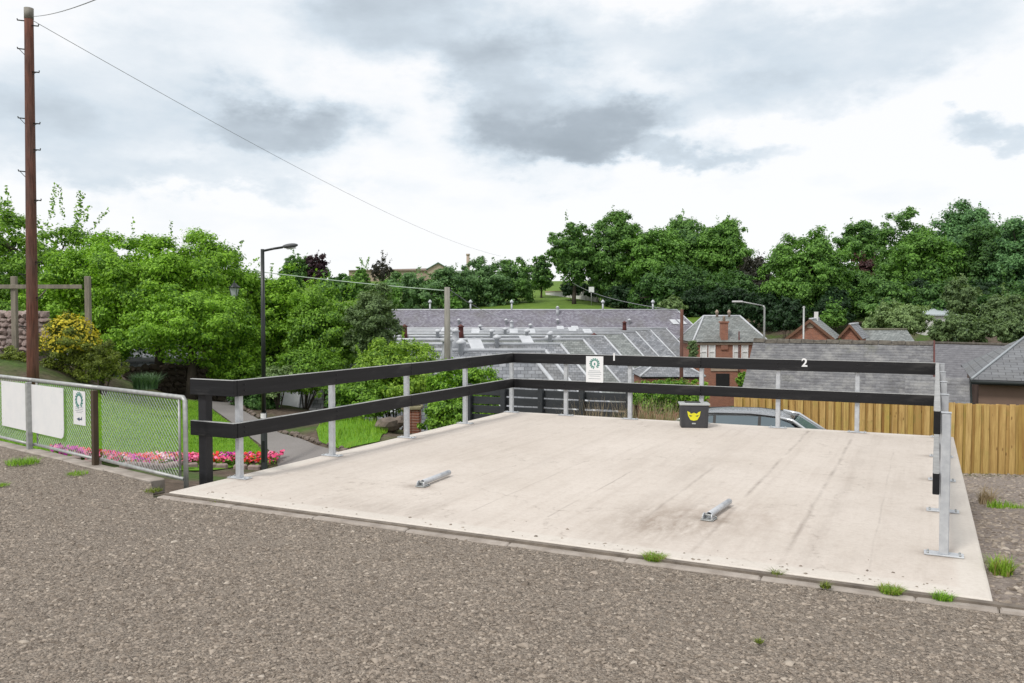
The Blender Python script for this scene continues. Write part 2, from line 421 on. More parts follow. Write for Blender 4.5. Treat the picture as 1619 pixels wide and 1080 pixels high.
def inpoly(x, y, pg):
    c = np.zeros(x.shape, bool); j = len(pg) - 1
    for i in range(len(pg)):
        xi, yi = pg[i][0], pg[i][1]; xj, yj = pg[j][0], pg[j][1]
        c ^= ((yi > y) != (yj > y)) & (x < (xj - xi) * (y - yi) / (yj - yi + 1e-12) + xi)
        j = i
    return c
def drape(name, pg, m, off, step=.3, kind='structure'):
    """sheet laid over the terrain inside polygon pg: fine fan subdivided through bmesh"""
    bm = NB()
    bm.faces.new([bm.verts.new((p[0], p[1], 0)) for p in pg])
    bmesh.ops.triangulate(bm, faces=bm.faces[:])
    x0, x1 = min(p[0] for p in pg), max(p[0] for p in pg); y0, y1 = min(p[1] for p in pg), max(p[1] for p in pg)
    for q in np.arange(x0 + step, x1, step):
        bmesh.ops.bisect_plane(bm, geom=bm.verts[:] + bm.edges[:] + bm.faces[:], plane_co=(q, 0, 0), plane_no=(1, 0, 0))
    for q in np.arange(y0 + step, y1, step):
        bmesh.ops.bisect_plane(bm, geom=bm.verts[:] + bm.edges[:] + bm.faces[:], plane_co=(0, q, 0), plane_no=(0, 1, 0))
    xs = np.array([v_.co.x for v_ in bm.verts]); ys = np.array([v_.co.y for v_ in bm.verts]); zs = tz(xs, ys)
    for v_, z in zip(bm.verts, zs): v_.co.z = z + off
    bmesh.ops.recalc_face_normals(bm, faces=bm.faces[:])
    for f in bm.faces:
        if f.normal.z < 0: f.normal_flip()
    o = obj(name, bm, m, None, True); tag(o, kind=kind); return o

t = NT('lawn turf'); t.set(Roughness=.9, Specular_IOR_Level=.2)
a_ = t.noise(1.1, 5, .6); b_ = t.noise(38, 5, .7)
t.col(t.mix(.5, t.ramp(a_.outputs['Fac'], [(.3, (.16, .24, .03)), (.45, (.095, .23, .014)), (.7, (.145, .30, .026))]), t.ramp(b_.outputs['Fac'], [(.3, (.075, .19, .010)), (.7, (.19, .38, .035))]))); t.bump(b_.outputs['Fac'], .7, .03); M_lawn = t.m
t = NT('tarmac path'); t.set(Roughness=.9, Specular_IOR_Level=.3)
a_ = t.noise(.9, 5, .6); b_ = t.noise(60, 4, .7)
t.col(t.mix(.45, t.ramp(a_.outputs['Fac'], [(.35, (.19, .175, .165)), (.7, (.25, .235, .225))]), t.ramp(b_.outputs['Fac'], [(.3, (.13, .12, .115)), (.7, (.30, .28, .27))]))); t.bump(b_.outputs['Fac'], .4, .01); M_path = t.m

path_l = [(315, 636), (332, 645), (350, 658), (372, 674), (395, 692), (412, 706), (436, 722), (440, 742)]
path_r = [(350, 636), (375, 646), (405, 662), (430, 678), (460, 692), (500, 706), (530, 715), (560, 726)]
pl = [T(*q) for q in path_l]; pr = [T(*q) for q in path_r]
ext_l = pl[-1] + Vector((1.0, -2.6, 0)); ext_r = pr[-1] + Vector((2.2, -2.6, 0))
far_m = (pl[0] + pr[0]) / 2
drape('path', [q for q in [Vector((far_m.x - 2.6, far_m.y + 4, 0))] + pl + [ext_l, ext_r] + pr[::-1] + [Vector((far_m.x - .6, far_m.y + 5, 0))]], M_path, .03)
lw = [T(-60, 712, 14), T(60, 716, 14), T(250, 722, 14), T(420, 724, 14)] + [q + Vector((-.08, 0, 0)) for q in pl[::-1][2:]] + [T(275, 634), T(225, 626), T(160, 618), T(110, 612), T(60, 608), T(-40, 612)]
drape('lawn', lw, M_lawn, .024)

# ------------------------------------------------------------------ concrete pad
t = NT('brushed concrete'); t.set(Roughness=.85, Specular_IOR_Level=.3)
ob = t.tc.outputs['Object']
big = t.noise(.8, 6, .6); fine = t.noise(30, 6, .7); strk = t.noise(2.2, 6, .65, sc=(3.2, .16, 1))
base = t.ramp(big.outputs['Fac'], [(.3, (0.630, 0.573, 0.518)), (.72, (0.546, 0.489, 0.433))])
pit = t.noise(85, 3, .7); med = t.noise(9, 7, .7)
base = t.mix(t.math('MULTIPLY', t.ramp(fine.outputs['Fac'], [(.45, 0), (.75, 1)]), .3), base, (.34, .285, .24))
base = t.mix(t.math('MULTIPLY', t.ramp(pit.outputs['Fac'], [(.62, 0), (.72, 1)]), .45), base, (.20, .165, .14))
base = t.mix(t.math('MULTIPLY', t.ramp(med.outputs['Fac'], [(.5, 0), (.72, 1)]), .28), base, (.36, .29, .235))
base = t.mix(t.math('MULTIPLY', t.ramp(strk.outputs['Fac'], [(.5, 0), (.72, 1)]), .3), base, (.37, .315, .27))
sx = t.n('ShaderNodeSeparateXYZ'); t.l(ob, sx.inputs[0])
wob = t.noise(1.5, 3, .6)
xw = t.math('ADD', sx.outputs[0], t.math('MULTIPLY', t.math('SUBTRACT', wob.outputs['Fac'], .5), .05))
# thin lines left by tyres and the screed, running into the pad; broken up by noise
for (u0, w, s_, v0, v1) in ((2.95, .012, .35, .6, 3.4), (3.62, .014, .5, .7, 3.3), (4.36, 0.027, 0.43, .1, 3.6), (4.95, 0.030, 0.54, .05, 7.0), (5.56, 0.030, 0.50, .15, 6.8), (2.3, .014, .3, .3, 2.6), (6.1, .012, .25, .2, 5.5), (4.62, .05, .22, .6, 2.8), (1.05, .14, .10, .1, 6), (2.55, .15, .12, .1, 6), (4.2, .15, .13, .1, 6.2), (5.75, .14, .12, .1, 6)):
    d = t.math('ABSOLUTE', t.math('SUBTRACT', xw, u0))
    ln = t.math('SUBTRACT', 1.0, t.math('DIVIDE', d, w), clamp=True)
    inv = t.math('MULTIPLY', t.math('GREATER_THAN', sx.outputs[1], v0), t.math('LESS_THAN', sx.outputs[1], v1))
    bn = t.noise(1.2 + u0 * .2, 5, .7, sc=(1, .55, 1)); bk = t.ramp(bn.outputs['Fac'], [(.38, 0), (.6, 1)])
    base = t.mix(t.math('MULTIPLY', t.math('MULTIPLY', t.math('MULTIPLY', ln, inv), bk), s_), base, (.17, .135, .115))
# brown oil-and-soil mark and smaller stains
def spot(u0, v0, ru, rv, s_, c):
    global base
    du = t.math('DIVIDE', t.math('SUBTRACT', sx.outputs[0], u0), ru); dv = t.math('DIVIDE', t.math('SUBTRACT', sx.outputs[1], v0), rv)
    r2_ = t.math('ADD', t.math('MULTIPLY', du, du), t.math('MULTIPLY', dv, dv))
    nb = t.noise(5, 6, .7, sc=(1.6, .5, 1))
    g_ = t.math('MULTIPLY', t.math('EXPONENT', t.math('MULTIPLY', r2_, -1.0)), t.ramp(nb.outputs['Fac'], [(.35, 0), (.62, 1)]))
    base = t.mix(t.math('MULTIPLY', g_, s_), base, c)
spot(4.55, .95, .45, .55, .75, (.22, .165, .125)); spot(5.1, 1.5, .6, .5, .35, (.30, .23, .18)); spot(1.7, 3.2, .9, .8, .22, (.35, .29, .24)); spot(3.9, 3.6, 1.2, .9, .25, (.34, .29, .25)); spot(2.2, .35, .8, .3, .4, (.25, .21, .18)); spot(5.8, .5, .6, .5, .3, (.36, .31, .27))
# dirt, rust and painted contact shadow round the foot of each post
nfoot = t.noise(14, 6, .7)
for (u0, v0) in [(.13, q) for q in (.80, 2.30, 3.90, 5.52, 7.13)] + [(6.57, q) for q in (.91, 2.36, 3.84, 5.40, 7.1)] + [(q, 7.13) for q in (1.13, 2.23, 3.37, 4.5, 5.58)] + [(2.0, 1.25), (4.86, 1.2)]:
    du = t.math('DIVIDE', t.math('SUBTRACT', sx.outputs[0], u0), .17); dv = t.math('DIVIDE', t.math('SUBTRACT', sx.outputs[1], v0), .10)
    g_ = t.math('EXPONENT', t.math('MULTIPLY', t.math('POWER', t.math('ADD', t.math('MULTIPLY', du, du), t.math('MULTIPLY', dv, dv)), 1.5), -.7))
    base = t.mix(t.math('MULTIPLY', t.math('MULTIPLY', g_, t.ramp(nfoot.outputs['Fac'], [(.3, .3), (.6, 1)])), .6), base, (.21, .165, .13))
# hairline cracks
ck = t.n('ShaderNodeTexVoronoi', feature='DISTANCE_TO_EDGE'); ck.inputs['Scale'].default_value = .42
cw = t.n('ShaderNodeVectorMath', operation='ADD'); cn = t.noise(3, 5, .6); cs_ = t.n('ShaderNodeVectorMath', operation='SCALE'); cs_.inputs['Scale'].default_value = .5; t.l(cn.outputs['Color'], cs_.inputs[0]); t.l(ob, cw.inputs[0]); t.l(cs_.outputs[0], cw.inputs[1]); t.l(cw.outputs[0], ck.inputs['Vector'])
base = t.mix(t.math('MULTIPLY', t.math('MULTIPLY', t.ramp(ck.outputs['Distance'], [(0, 1), (.006, 0)]), t.ramp(med.outputs['Fac'], [(.45, 0), (.6, 1)])), .4), base, (.2, .165, .14))
# trowelled margin is paler and smoother
eu = t.math('MINIMUM', sx.outputs[0], t.math('SUBTRACT', DW, sx.outputs[0])); ev = t.math('MINIMUM', sx.outputs[1], t.math('SUBTRACT', DD, sx.outputs[1]))
edge = t.ramp(t.math('ADD', t.math('MINIMUM', eu, ev), t.math('MULTIPLY', t.math('SUBTRACT', wob.outputs['Fac'], .5), .04)), [(.15, 1), (.20, 0)])
base = t.mix(t.math('MULTIPLY', edge, .55), base, t.ramp(fine.outputs['Fac'], [(.3, (.66, .625, .57)), (.75, (.57, .53, .475))]))
t.col(base)
t.bump(t.math('ADD', fine.outputs['Fac'], t.math('MULTIPLY', strk.outputs['Fac'], .6)), .25, .012); M_conc = t.m
bm = NB(); bx(bm, (DW / 2, DD / 2, -.14), (DW, DD, .28), bev=.018, seg=2)
pad = obj('concrete_pad', bm, M_conc); pad.location = O; pad.rotation_euler = (0, 0, -PHI); tag(pad, kind='structure')

# gravel lot ---------------------------------------------------------
t = NT('worn gravel and tar with painted pit shade'); t.set(Roughness=.9, Specular_IOR_Level=.25)
ob = t.tc.outputs['Object']
def vor(scale, feat='F1', rnd=1.0):
    v_ = t.n('ShaderNodeTexVoronoi', feature=feat); v_.inputs['Scale'].default_value = scale; v_.inputs['Randomness'].default_value = rnd; t.l(ob, v_.inputs['Vector']); return v_
va = vor(62); vb = vor(120); nb = t.noise(.55, 6, .6); nm = t.noise(7, 6, .65); nf = t.noise(150, 4, .7)
sa = t.n('ShaderNodeSeparateColor'); t.l(va.outputs['Color'], sa.inputs[0]); sb = t.n('ShaderNodeSeparateColor'); t.l(vb.outputs['Color'], sb.inputs[0])
ca = t.ramp(sa.outputs[0], [(0, (0.127, 0.102, 0.079)), (.3, (0.274, 0.227, 0.184)), (.7, (0.382, 0.323, 0.266)), (1, (0.535, 0.464, 0.386))])
cb = t.ramp(sb.outputs[0], [(0, (0.109, 0.085, 0.067)), (.5, (0.306, 0.256, 0.209)), (1, (0.484, 0.419, 0.346))])
c = t.mix(.45, ca, cb)
c = t.mix(t.ramp(nb.outputs['Fac'], [(.35, .0), (.7, .35)]), c, (.235, .20, .168))
c = t.mix(t.math('MULTIPLY', t.ramp(nm.outputs['Fac'], [(.5, 0), (.75, 1)]), .35), c, (.40, .335, .275))
np_ = t.noise(26, 6, .7); c = t.mix(t.math('MULTIPLY', t.ramp(np_.outputs['Fac'], [(.36, 1), (.47, 0)]), .75), c, (.06, .048, .038))  # dark pits: shade between the stones painted into the colour
nl = t.noise(.28, 5, .6, sc=(1, 2.2, 1)); c = t.mix(t.math('MULTIPLY', t.ramp(nl.outputs['Fac'], [(.5, 0), (.68, 1)]), .25), c, (.36, .31, .26))
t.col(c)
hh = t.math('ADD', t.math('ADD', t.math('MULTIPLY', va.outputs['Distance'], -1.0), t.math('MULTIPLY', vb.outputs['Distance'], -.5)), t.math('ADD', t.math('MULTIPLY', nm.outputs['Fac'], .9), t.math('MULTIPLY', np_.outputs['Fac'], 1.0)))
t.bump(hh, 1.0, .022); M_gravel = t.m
ldir = (P(0, 694, 11.6) - P(287, 757, 8.7)); ldir.z = 0; ldir.normalize()
FA = Vector((-3.38, 8.47, 0)); FL_ = FA + ldir * 30
KD = .122
gp = [L(-.05, -KD), L(DW, -KD), L(30, -KD), L(30, -30), L(-30, -38), FL_ + Vector((-6, -30, 0)), FL_ + Vector((-.09, -.15, 0)), FA + Vector((-.09, -.15, 0)) + ldir * .25]
bm = NB()
xs_ = []
poly(bm, [(p.x, p.y, 0) for p in gp])
bmesh.ops.triangulate(bm, faces=bm.faces[:])
for q in np.arange(-14, 8, .22):
    bmesh.ops.bisect_plane(bm, geom=bm.verts[:] + bm.edges[:] + bm.faces[:], plane_co=(q, 0, 0), plane_no=(1, 0, 0))
for q in np.arange(2.0, 12.5, .22):
    bmesh.ops.bisect_plane(bm, geom=bm.verts[:] + bm.edges[:] + bm.faces[:], plane_co=(0, q, 0), plane_no=(0, 1, 0))
def gz(x, y): return -.036 + .011 * (mnoise.noise((x * .9, y * .9, 3.3)) + .6 * mnoise.noise((x * 2.4, y * 2.4, 9.1)))
for v_ in bm.verts: v_.co.z = gz(v_.co.x, v_.co.y)
for f in bm.faces:
    f.normal_update()
    if f.normal.z < 0: f.normal_flip()
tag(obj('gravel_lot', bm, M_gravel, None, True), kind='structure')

# loose chippings over the lot (nobody could count them): real stones
t = NT('loose chippings'); t.set(Roughness=.85, Specular_IOR_Level=.3)
g = t.n('ShaderNodeNewGeometry')
t.col(t.mix(t.math('MULTIPLY', t.noise(90, 4, .7).outputs['Fac'], .5), t.ramp(g.outputs['Random Per Island'], [(0, (0.090, 0.071, 0.056)), (.3, (0.216, 0.179, 0.143)), (.7, (0.330, 0.279, 0.229)), (.95, (0.408, 0.350, 0.287)), (1, (0.528, 0.469, 0.398))]), (0.264, 0.219, 0.178))); M_chip = t.m
OCT = np.array([(1, 0, 0), (-.5, .87, 0), (-.5, -.87, 0), (.25, .43, .55), (-.5, 0, .5), (.25, -.43, .6)], float)
OF = np.array([(3, 4, 5), (0, 1, 3), (1, 4, 3), (1, 2, 4), (2, 5, 4), (2, 0, 5), (0, 3, 5)])
def chips(n, y0, y1, smin, smax, test, zf):
    yy = y0 + (y1 - y0) * rng.random(n) ** 1.5; xx = (rng.random(n) * 2 - 1) * (yy * .64 + .5)
    k_ = test(xx, yy); xx, yy = xx[k_], yy[k_]; m_ = len(xx)
    s = smin + (smax - smin) * rng.random(m_) ** 3.0
    s *= (1 + yy * .03)
    a = rng.random(m_) * 6.283; ca_, sa_ = np.cos(a), np.sin(a)
    base = OCT[None] * (.65 + .7 * rng.random((m_, 6, 1))); base = base + (rng.random((m_, 6, 3)) - .5) * .35
    base[..., 2] *= .75
    base *= s[:, None, None]; base[..., 0] *= (1 + .5 * rng.random(m_))[:, None]
    x = base[..., 0] * ca_[:, None] - base[..., 1] * sa_[:, None]; y = base[..., 0] * sa_[:, None] + base[..., 1] * ca_[:, None]
    z = np.array([zf(p, q) for p, q in zip(xx, yy)])
    v_ = np.stack([x + xx[:, None], y + yy[:, None], base[..., 2] + z[:, None] - s[:, None] * .12], -1)
    return v_.reshape(-1, 3), (OF[None] + (np.arange(m_) * 6)[:, None, None]).reshape(-1, 3)
gp2 = [(p.x, p.y) for p in gp]
def on_lot(x, y): return inpoly(x, y, gp2)
cv, cf = chips(120000, 3.2, 11.5, .0035, .0165, on_lot, gz)
tag(link('gravel', np_mesh('gravel', cv, cf), M_chip), 'loose grey brown chippings strewn over the whole gravel lot', 'gravel', kind='stuff')

cv, cf = chips(700, 3.3, 10.5, .012, .034, on_lot, gz)
tag(link('gravel', np_mesh('gravel', cv, cf), M_chip), 'scattered larger stones lying loose on the gravel lot', 'gravel', kind='stuff')

# kerb: pieces butted end to end along the front of the pad and the fence foot
M_kerb = mat('stained concrete kerb', (.44, .395, .35), (.25, .215, .185), 5, .9, .5, 26)
ks = []
def kerb_run(p0, d, lens, w, mb):
    q = p0.copy()
    for ln in lens:
        bm = NB(); bx(bm, (ln / 2, 0, 0), (ln - .004, w, .16), bev=.012)
        for v_ in bm.verts: v_.co += Vector((random.uniform(-.003, .003), random.uniform(-.004, .004), random.uniform(-.003, .003)))
        k_ = obj('kerb', bm, M_kerb); k_.location = (q.x, q.y, -.102 + random.uniform(-.006, .004)); k_.rotation_euler = (0, 0, math.atan2(d.y, d.x)); tag(k_, kind='structure')
        q = q + d * ln
kerb_run(L(-.02, -.072), U, (.93, .91, .92, .9, .92, .915, .91, .44, .92, .92, .9, .92, .92, .92, .92), .095, None)
bm = NB(); bx(bm, (0, 0, 0), (DW + 8, .05, .05)); jt = obj('joint_shade_strip', bm, mat('painted joint shade', (.23, .195, .16), (.10, .083, .068), 7, .95, .5, 40)); jt.location = L((DW + 8) / 2, -.022, -.033); jt.rotation_euler = (0, 0, -PHI); tag(jt, kind='structure')  # dark strip added to paint the shadow line between pad and kerb
kerb_run(FA + ldir * .28 + Vector((-.05, -.05, 0)), ldir, (1.0,) * 16, .17, None)

# ------------------------------------------------------------------ timber-and-steel rail round the pad
rail = thing('guard_rail', 'black two board guard rail on galvanised posts round the concrete pad', 'railing', O, -PHI)
bm = NB(); lathe(bm, [(.008, 0), (.008, .008), (.005, .012)], (0, 0, 0), 6)
BOLT = bpy.data.meshes.new('bolt'); bm.to_mesh(BOLT); bm.free(); BOLT.materials.append(M_galvdull)
BOLTD = BOLT.copy(); BOLTD.materials.clear(); BOLTD.materials.append(M_black)
def bolt_at(par, x, y, z):
    o = bpy.data.objects.new('bolt', BOLT); COL.objects.link(o); o.parent = par; o.location = (x, y, z)
M_boardtop = mat('worn top edge with painted sky sheen', (.40, .40, .39), (.24, .24, .235), 9, .5, .3, 60)  # board tops: pale wear plus the sky's sheen painted into the colour
def post_part(u, v, h=1.0, tilt=0):
    bm = NB(); bx(bm, (u, v, h / 2 + .004), (.062, .062, h - .008), bev=.006)
    p = obj('post', bm, M_galv, rail)
    bm = NB(); bx(bm, (u, v, .007), (.25, .105, .010), bev=.002)
    b = obj('base_plate', bm, M_galv, rail)
    for a in (-.1, .1):
        for c_ in (-.034, .034): bolt_at(b, u + a, v + c_, .012)
    bm = NB(); bx(bm, (u, v, h + .003), (.068, .068, .005)); obj('cap', bm, M_galv, p)
    return p
LP, BV = .13, 7.13
def RPf(v): return 6.555 + (v - .91) * .0135
lv = [.80, 2.30, 3.90, 5.52, BV]; bu = [1.13, 2.23, 3.37, 4.50, 5.58]; rv = [.91, 2.36, 3.84, 5.40, BV]
for v_ in lv: post_part(LP, v_)
for u_ in bu: post_part(u_, BV)
for v_ in rv: post_part(RPf(v_), v_)
def board(u0, v0, u1, v1, z0, z1, th=.045):
    d = Vector((u1 - u0, v1 - v0, 0)); ln = d.length; bm = NB()
    nseg = max(2, int(ln / .25))
    bx(bm, (0, 0, 0), (ln, th, z1 - z0), bev=.005)
    for q in np.linspace(-ln / 2, ln / 2, nseg + 1)[1:-1]:
        bmesh.ops.bisect_plane(bm, geom=bm.verts[:] + bm.edges[:] + bm.faces[:], plane_co=(q, 0, 0), plane_no=(1, 0, 0))
    sd = random.random() * 50
    for w_ in bm.verts:
        w_.co.z += .006 * mnoise.noise((w_.co.x * .5, sd, 0)); w_.co.y += .004 * mnoise.noise((w_.co.x * .6, sd, 5))
    bm.normal_update()
    for f in bm.faces:
        if f.normal.z > .6: f.material_index = 1
    M4 = Matrix.Translation(((u0 + u1) / 2, (v0 + v1) / 2, (z0 + z1) / 2)) @ Matrix.Rotation(math.atan2(d.y, d.x), 4, 'Z')
    o = obj('rail_board', bm, [M_board, M_boardtop], rail); o.matrix_local = M4
    return o
HO = .031 + .0225 + .002
TOPR, LOWR = (.852, 1.018), (.432, .585)
for z0, z1 in (TOPR, LOWR):
    board(LP + HO, lv[0] - .10, LP + HO, 3.9, z0, z1); board(LP + HO, 3.903, LP + HO, BV - HO - .026, z0, z1)
    board(LP + HO - .022, BV - HO, 3.37, BV - HO, z0, z1); board(3.373, BV - HO, RPf(BV) - HO + .022, BV - HO, z0, z1)
    board(RPf(.86) - HO, rv[0] - .05, RPf(3.84) - HO, 3.84, z0, z1); board(RPf(3.84) - HO, 3.843, RPf(BV) - HO, BV - HO - .026, z0, z1)
    board(-.40, lv[0] - .125, LP + HO + .022, lv[0] - .125, z0, z1)
for z0, z1 in (TOPR, LOWR):
    for q in (.33, .67):
        z = z0 + (z1 - z0) * q
        for v_ in lv[:-1]:
            o = bpy.data.objects.new('bolt', BOLTD); COL.objects.link(o); o.parent = rail; o.location = (LP + HO + .021, v_, z); o.rotation_euler = (0, R(90), 0)
        for u_ in bu:
            o = bpy.data.objects.new('bolt', BOLTD); COL.objects.link(o); o.parent = rail; o.location = (u_, BV - HO - .021, z); o.rotation_euler = (R(90), 0, 0)
bm = NB(); bx(bm, (-.285, lv[0] - .125 + .075, .36), (.105, .10, 1.18), bev=.006); obj('timber_post', bm, M_black, rail)
# white clip hanging over the upper back board at the middle post and stencilled bay digits
def text_mesh(name, s, size, m, parent, loc, rot, ext=.002):
    cu = bpy.data.curves.new(name, 'FONT'); cu.body = s; cu.size = size; cu.extrude = ext; cu.align_x = 'CENTER'; cu.align_y = 'CENTER'
    cu.offset = .004
    tmp = bpy.data.objects.new(name, cu); COL.objects.link(tmp)
    bpy.context.view_layer.update()
    me = bpy.data.meshes.new_from_object(tmp.evaluated_get(bpy.context.evaluated_depsgraph_get()))
    bpy.data.objects.remove(tmp)
    me.name = name
    o = link(name, me, m, parent); o.location = loc; o.rotation_euler = rot
    return o
def on_back(px, py):   # pixel -> u, z on the front of the back boards
    r = ray(px, py); n = V; p0 = L(0, BV - HO - .0225)
    t_ = (p0 - Vector((0, 0, H))).dot(n) / r.dot(n); q = Vector((0, 0, H)) + r * t_
    return (q - O).dot(U), q.z
u2, z2 = on_back(1272, 574)
text_mesh('painted_digit', '2', .165, M_white, rail, (u2, BV - HO - .0265, z2 + .0), (R(90), 0, 0))
u1, z1_ = on_back(971, 565)
text_mesh('painted_digit', '1', .165, M_white, rail, (u1, BV - HO - .0265, z1_), (R(90), 0, 0))

# sign on the back rail
def wreath(bm, c, r, z, mat_, n=13):
    for i in range(n):
        a = R(-60 + 300 * i / (n - 1) + 0); a = R(-60) + R(300) * i / (n - 1) 
        ct = Vector((c[0] + r * math.cos(a), z, c[1] + r * math.sin(a)))
        tdir = Vector((-math.sin(a), 0, math.cos(a))); ndir = Vector((math.cos(a), 0, math.sin(a)))
        for sgn in (-1, 1):
            pt = [ct, ct + tdir * r * .40 + ndir * sgn * r * .06, ct + tdir * r * .52 + ndir * sgn * r * .34, ct + tdir * r * .08 + ndir * sgn * r * .26]
            prism(bm, [(p.x, p.y, p.z) for p in pt], (0, .0015, 0), mat_)
ua, za = on_back(927, 563); ub, zb = on_back(954, 605); us = (ua + ub) / 2; sw = ub - ua; sh = za - zb
sg = thing('notice_sign', 'white notice with round green emblem fixed on the back guard rail boards', 'sign', L(us, BV - HO - .031, (za + zb) / 2), -PHI)
bm = NB(); bx(bm, (0, 0, 0), (sw, .006, sh), bev=.001); obj('panel', bm, M_white, sg)
bm = NB(); wreath(bm, (0, sh * .22), sw * .22, -.0046, 0); lathe_c = None
prism(bm, [(sw * .02 * math.cos(q) * 2.2, -.0046, sh * .2 + sw * .05 * math.sin(q) * 1.6) for q in np.linspace(0, 6.283, 10)[:-1]], (0, .0012, 0)); obj('emblem', bm, M_green, sg)
for i, (zz, wf) in enumerate(((-.06, .66), (-.12, .78), (-.19, .78), (-.26, .6), (-.36, .7))):
    bm = NB(); bx(bm, (0, -.0036, sh * zz), (sw * wf, .001, sh * .018)); obj('text_line', bm, M_ink, sg)

# fold-down parking posts lying on the pad
def lying_post(pa, pb, label):
    a = G(*pa); b = G(*pb); d = b - a; d.z = 0; ln = d.length; rz = math.atan2(d.y, d.x)
    g = thing('folding_parking_post', label, 'parking post', (a.x, a.y, .002), rz, 'folded down parking posts')
    bm = NB()
    seg = 18; r0, r1 = .026, .022
    rings = []
    for (x, r_) in ((.03, r0), (ln, r0), (ln, r1), (.03, r1)):
        rings.append([bm.verts.new((x, r_ * math.cos(2 * math.pi * i / seg), .038 + r_ * math.sin(2 * math.pi * i / seg))) for i in range(seg)])
    for i in range(4):
        for k_ in range(seg):
            f = bm.faces.new((rings[i][k_], rings[i][(k_ + 1) % seg], rings[(i + 1) % 4][(k_ + 1) % seg], rings[(i + 1) % 4][k_])); f.smooth = True
    bmesh.ops.recalc_face_normals(bm, faces=bm.faces[:])
    tb = obj('tube', bm, M_galv, g)
    bm = NB(); lathe(bm, [(.0255, 0), (.0255, .004)], (0, 0, 0), 18); e_ = obj('end_cap', bm, M_galvdull, tb); e_.matrix_local = Matrix.Translation((ln - .003, 0, .038)) @ Matrix.Rotation(R(90), 4, 'Y')
    bm = NB(); bx(bm, (.03, 0, .005), (.13, .105, .006), bev=.002); bp = obj('base_plate', bm, M_galvdull, g)
    for sx_ in (-.02, .08):
        for sy_ in (-.043, .043): bolt_at(bp, sx_, sy_, .0095)
    for s_ in (-1, 1):
        bm = NB(); prism(bm, [(-.025, s_ * .036 - .003, .01), (.06, s_ * .036 - .003, .01), (.06, s_ * .036 - .003, .035), (.03, s_ * .036 - .003, .055), (-.005, s_ * .036 - .003, .055), (-.025, s_ * .036 - .003, .035)], (0, .006, 0)); obj('hinge_plate', bm, M_galv, g)
    bm = NB(); tube(bm, [(.022, -.05, .038), (.022, .05, .038)], .008, 8); obj('hinge_pin', bm, M_galvdull, g)
lying_post((666, 770), (710, 753), 'folded down steel post lying on the left side of the pad')
lying_post((1119, 823), (1153, 800), 'folded down steel post lying beside the brown stain on the pad')

# battery-like plastic box with yellow emblem
bc = (G(1079, 677) + G(1121, 677)) / 2
bw = (G(1122, 677) - G(1078, 677)).length
box = thing('storage_box', 'dark grey plastic box with yellow emblem by the back edge of the pad', 'box', (bc.x, bc.y + .14, .0), R(-6))
bh = .335
bm = NB(); bx(bm, (0, 0, bh / 2), (bw, .26, bh), bev=.012, seg=2)
for v_ in bm.verts:
    k_ = 1 - .05 * (1 - v_.co.z / bh); v_.co.x *= k_; v_.co.y *= k_
obj('body', bm, M_box, box)
bm = NB(); bx(bm, (0, 0, bh + .013), (bw + .03, .29, .03), bev=.008, seg=2); ld = obj('lid', bm, M_lid, box)
bm = NB(); bx(bm, (-.02, 0, bh + .034), (bw * .55, .10, .016), bev=.005); obj('lid_ridge', bm, M_box, ld)
for s_ in (-1, 1):
    bm = NB(); bx(bm, (s_ * bw * .40, -.128, bh * .48), (.016, .012, bh * .86), bev=.003); obj('corner_rib', bm, M_box, box)
e2 = [(-.105, .075), (-.07, .06), (-.045, .03), (0, .05), (.045, .03), (.07, .06), (.105, .075), (.09, -.01), (.055, -.075), (0, -.09), (-.055, -.075), (-.09, -.01)]
bm = NB(); prism(bm, [(-.012 + x * .92, -.1335, bh * .55 + z * .85) for x, z in e2], (0, .003, 0)); emb = obj('emblem', bm, M_yel, box)
bm = NB(); bx(bm, (-.012, -.1325, bh * .20), (.055, .003, .018)); obj('emblem_caption', bm, M_lid, box)
bm = NB()
for s_ in (-1, 1): prism(bm, [(-.012 + s_ * .075, -.1348, bh * .58), (-.012 + s_ * .02, -.1348, bh * .535), (-.012 + s_ * .05, -.1348, bh * .50)], (0, .002, 0))
obj('emblem_eye', bm, M_box, emb)
bm = NB(); bx(bm, (bw / 2 + .022, .03, bh - .01), (.03, .09, .05), bev=.008); obj('side_handle', bm, mat('tan plastic', (.45, .30, .17), (.38, .25, .14), 9, .5), box)

# ------------------------------------------------------------------ chain link fence (left)
zF = 0.0
cf_ = thing('chain_link_fence', 'rusty grey chain link fence panels along the gravel edge', 'fence', FA, math.atan2(ldir.y, ldir.x))
# local x runs away from the pad, local y towards the lawn
def fx(px):   # photo column -> local x on the fence line
    a = (px - 809.5) / F
    k_ = (a * FA.y - FA.x) / (ldir.x - a * ldir.y); return k_
FHI, FLO = .845, .02
M_wire = mat('galvanised wire', (.40, .42, .42), (.28, .29, .29), 20, .5, metal=.5)
xs = [fx(291), fx(155), fx(51), fx(51) + 1.9, fx(51) + 3.9]
bm = NB()
tube(bm, [(xs[0], 0, FLO - .2), (xs[0], 0, FHI - .03), (xs[0] + .035, 0, FHI), (xs[1], 0, FHI)], .024, 10); obj('frame_tube', bm, M_galvdull, cf_)
for a, b in zip(xs[1:-1], xs[2:]):
    bm = NB(); tube(bm, [(a + .002, 0, FHI), (b, 0, FHI)], .024, 10); obj('frame_tube', bm, M_galvdull, cf_)
for a, b in zip(xs[:-1], xs[1:]):
    bm = NB(); tube(bm, [(a + .03, 0, FLO), (b - .01, 0, FLO + .012)], .02, 8); obj('bottom_tube', bm, M_galvdull, cf_)
for a in (xs[0] + .11,):
    bm = NB(); tube(bm, [(a, .0, FLO + .02), (a, .0, FHI - .02)], .013, 8); obj('stretcher_bar', bm, M_galvdull, cf_)
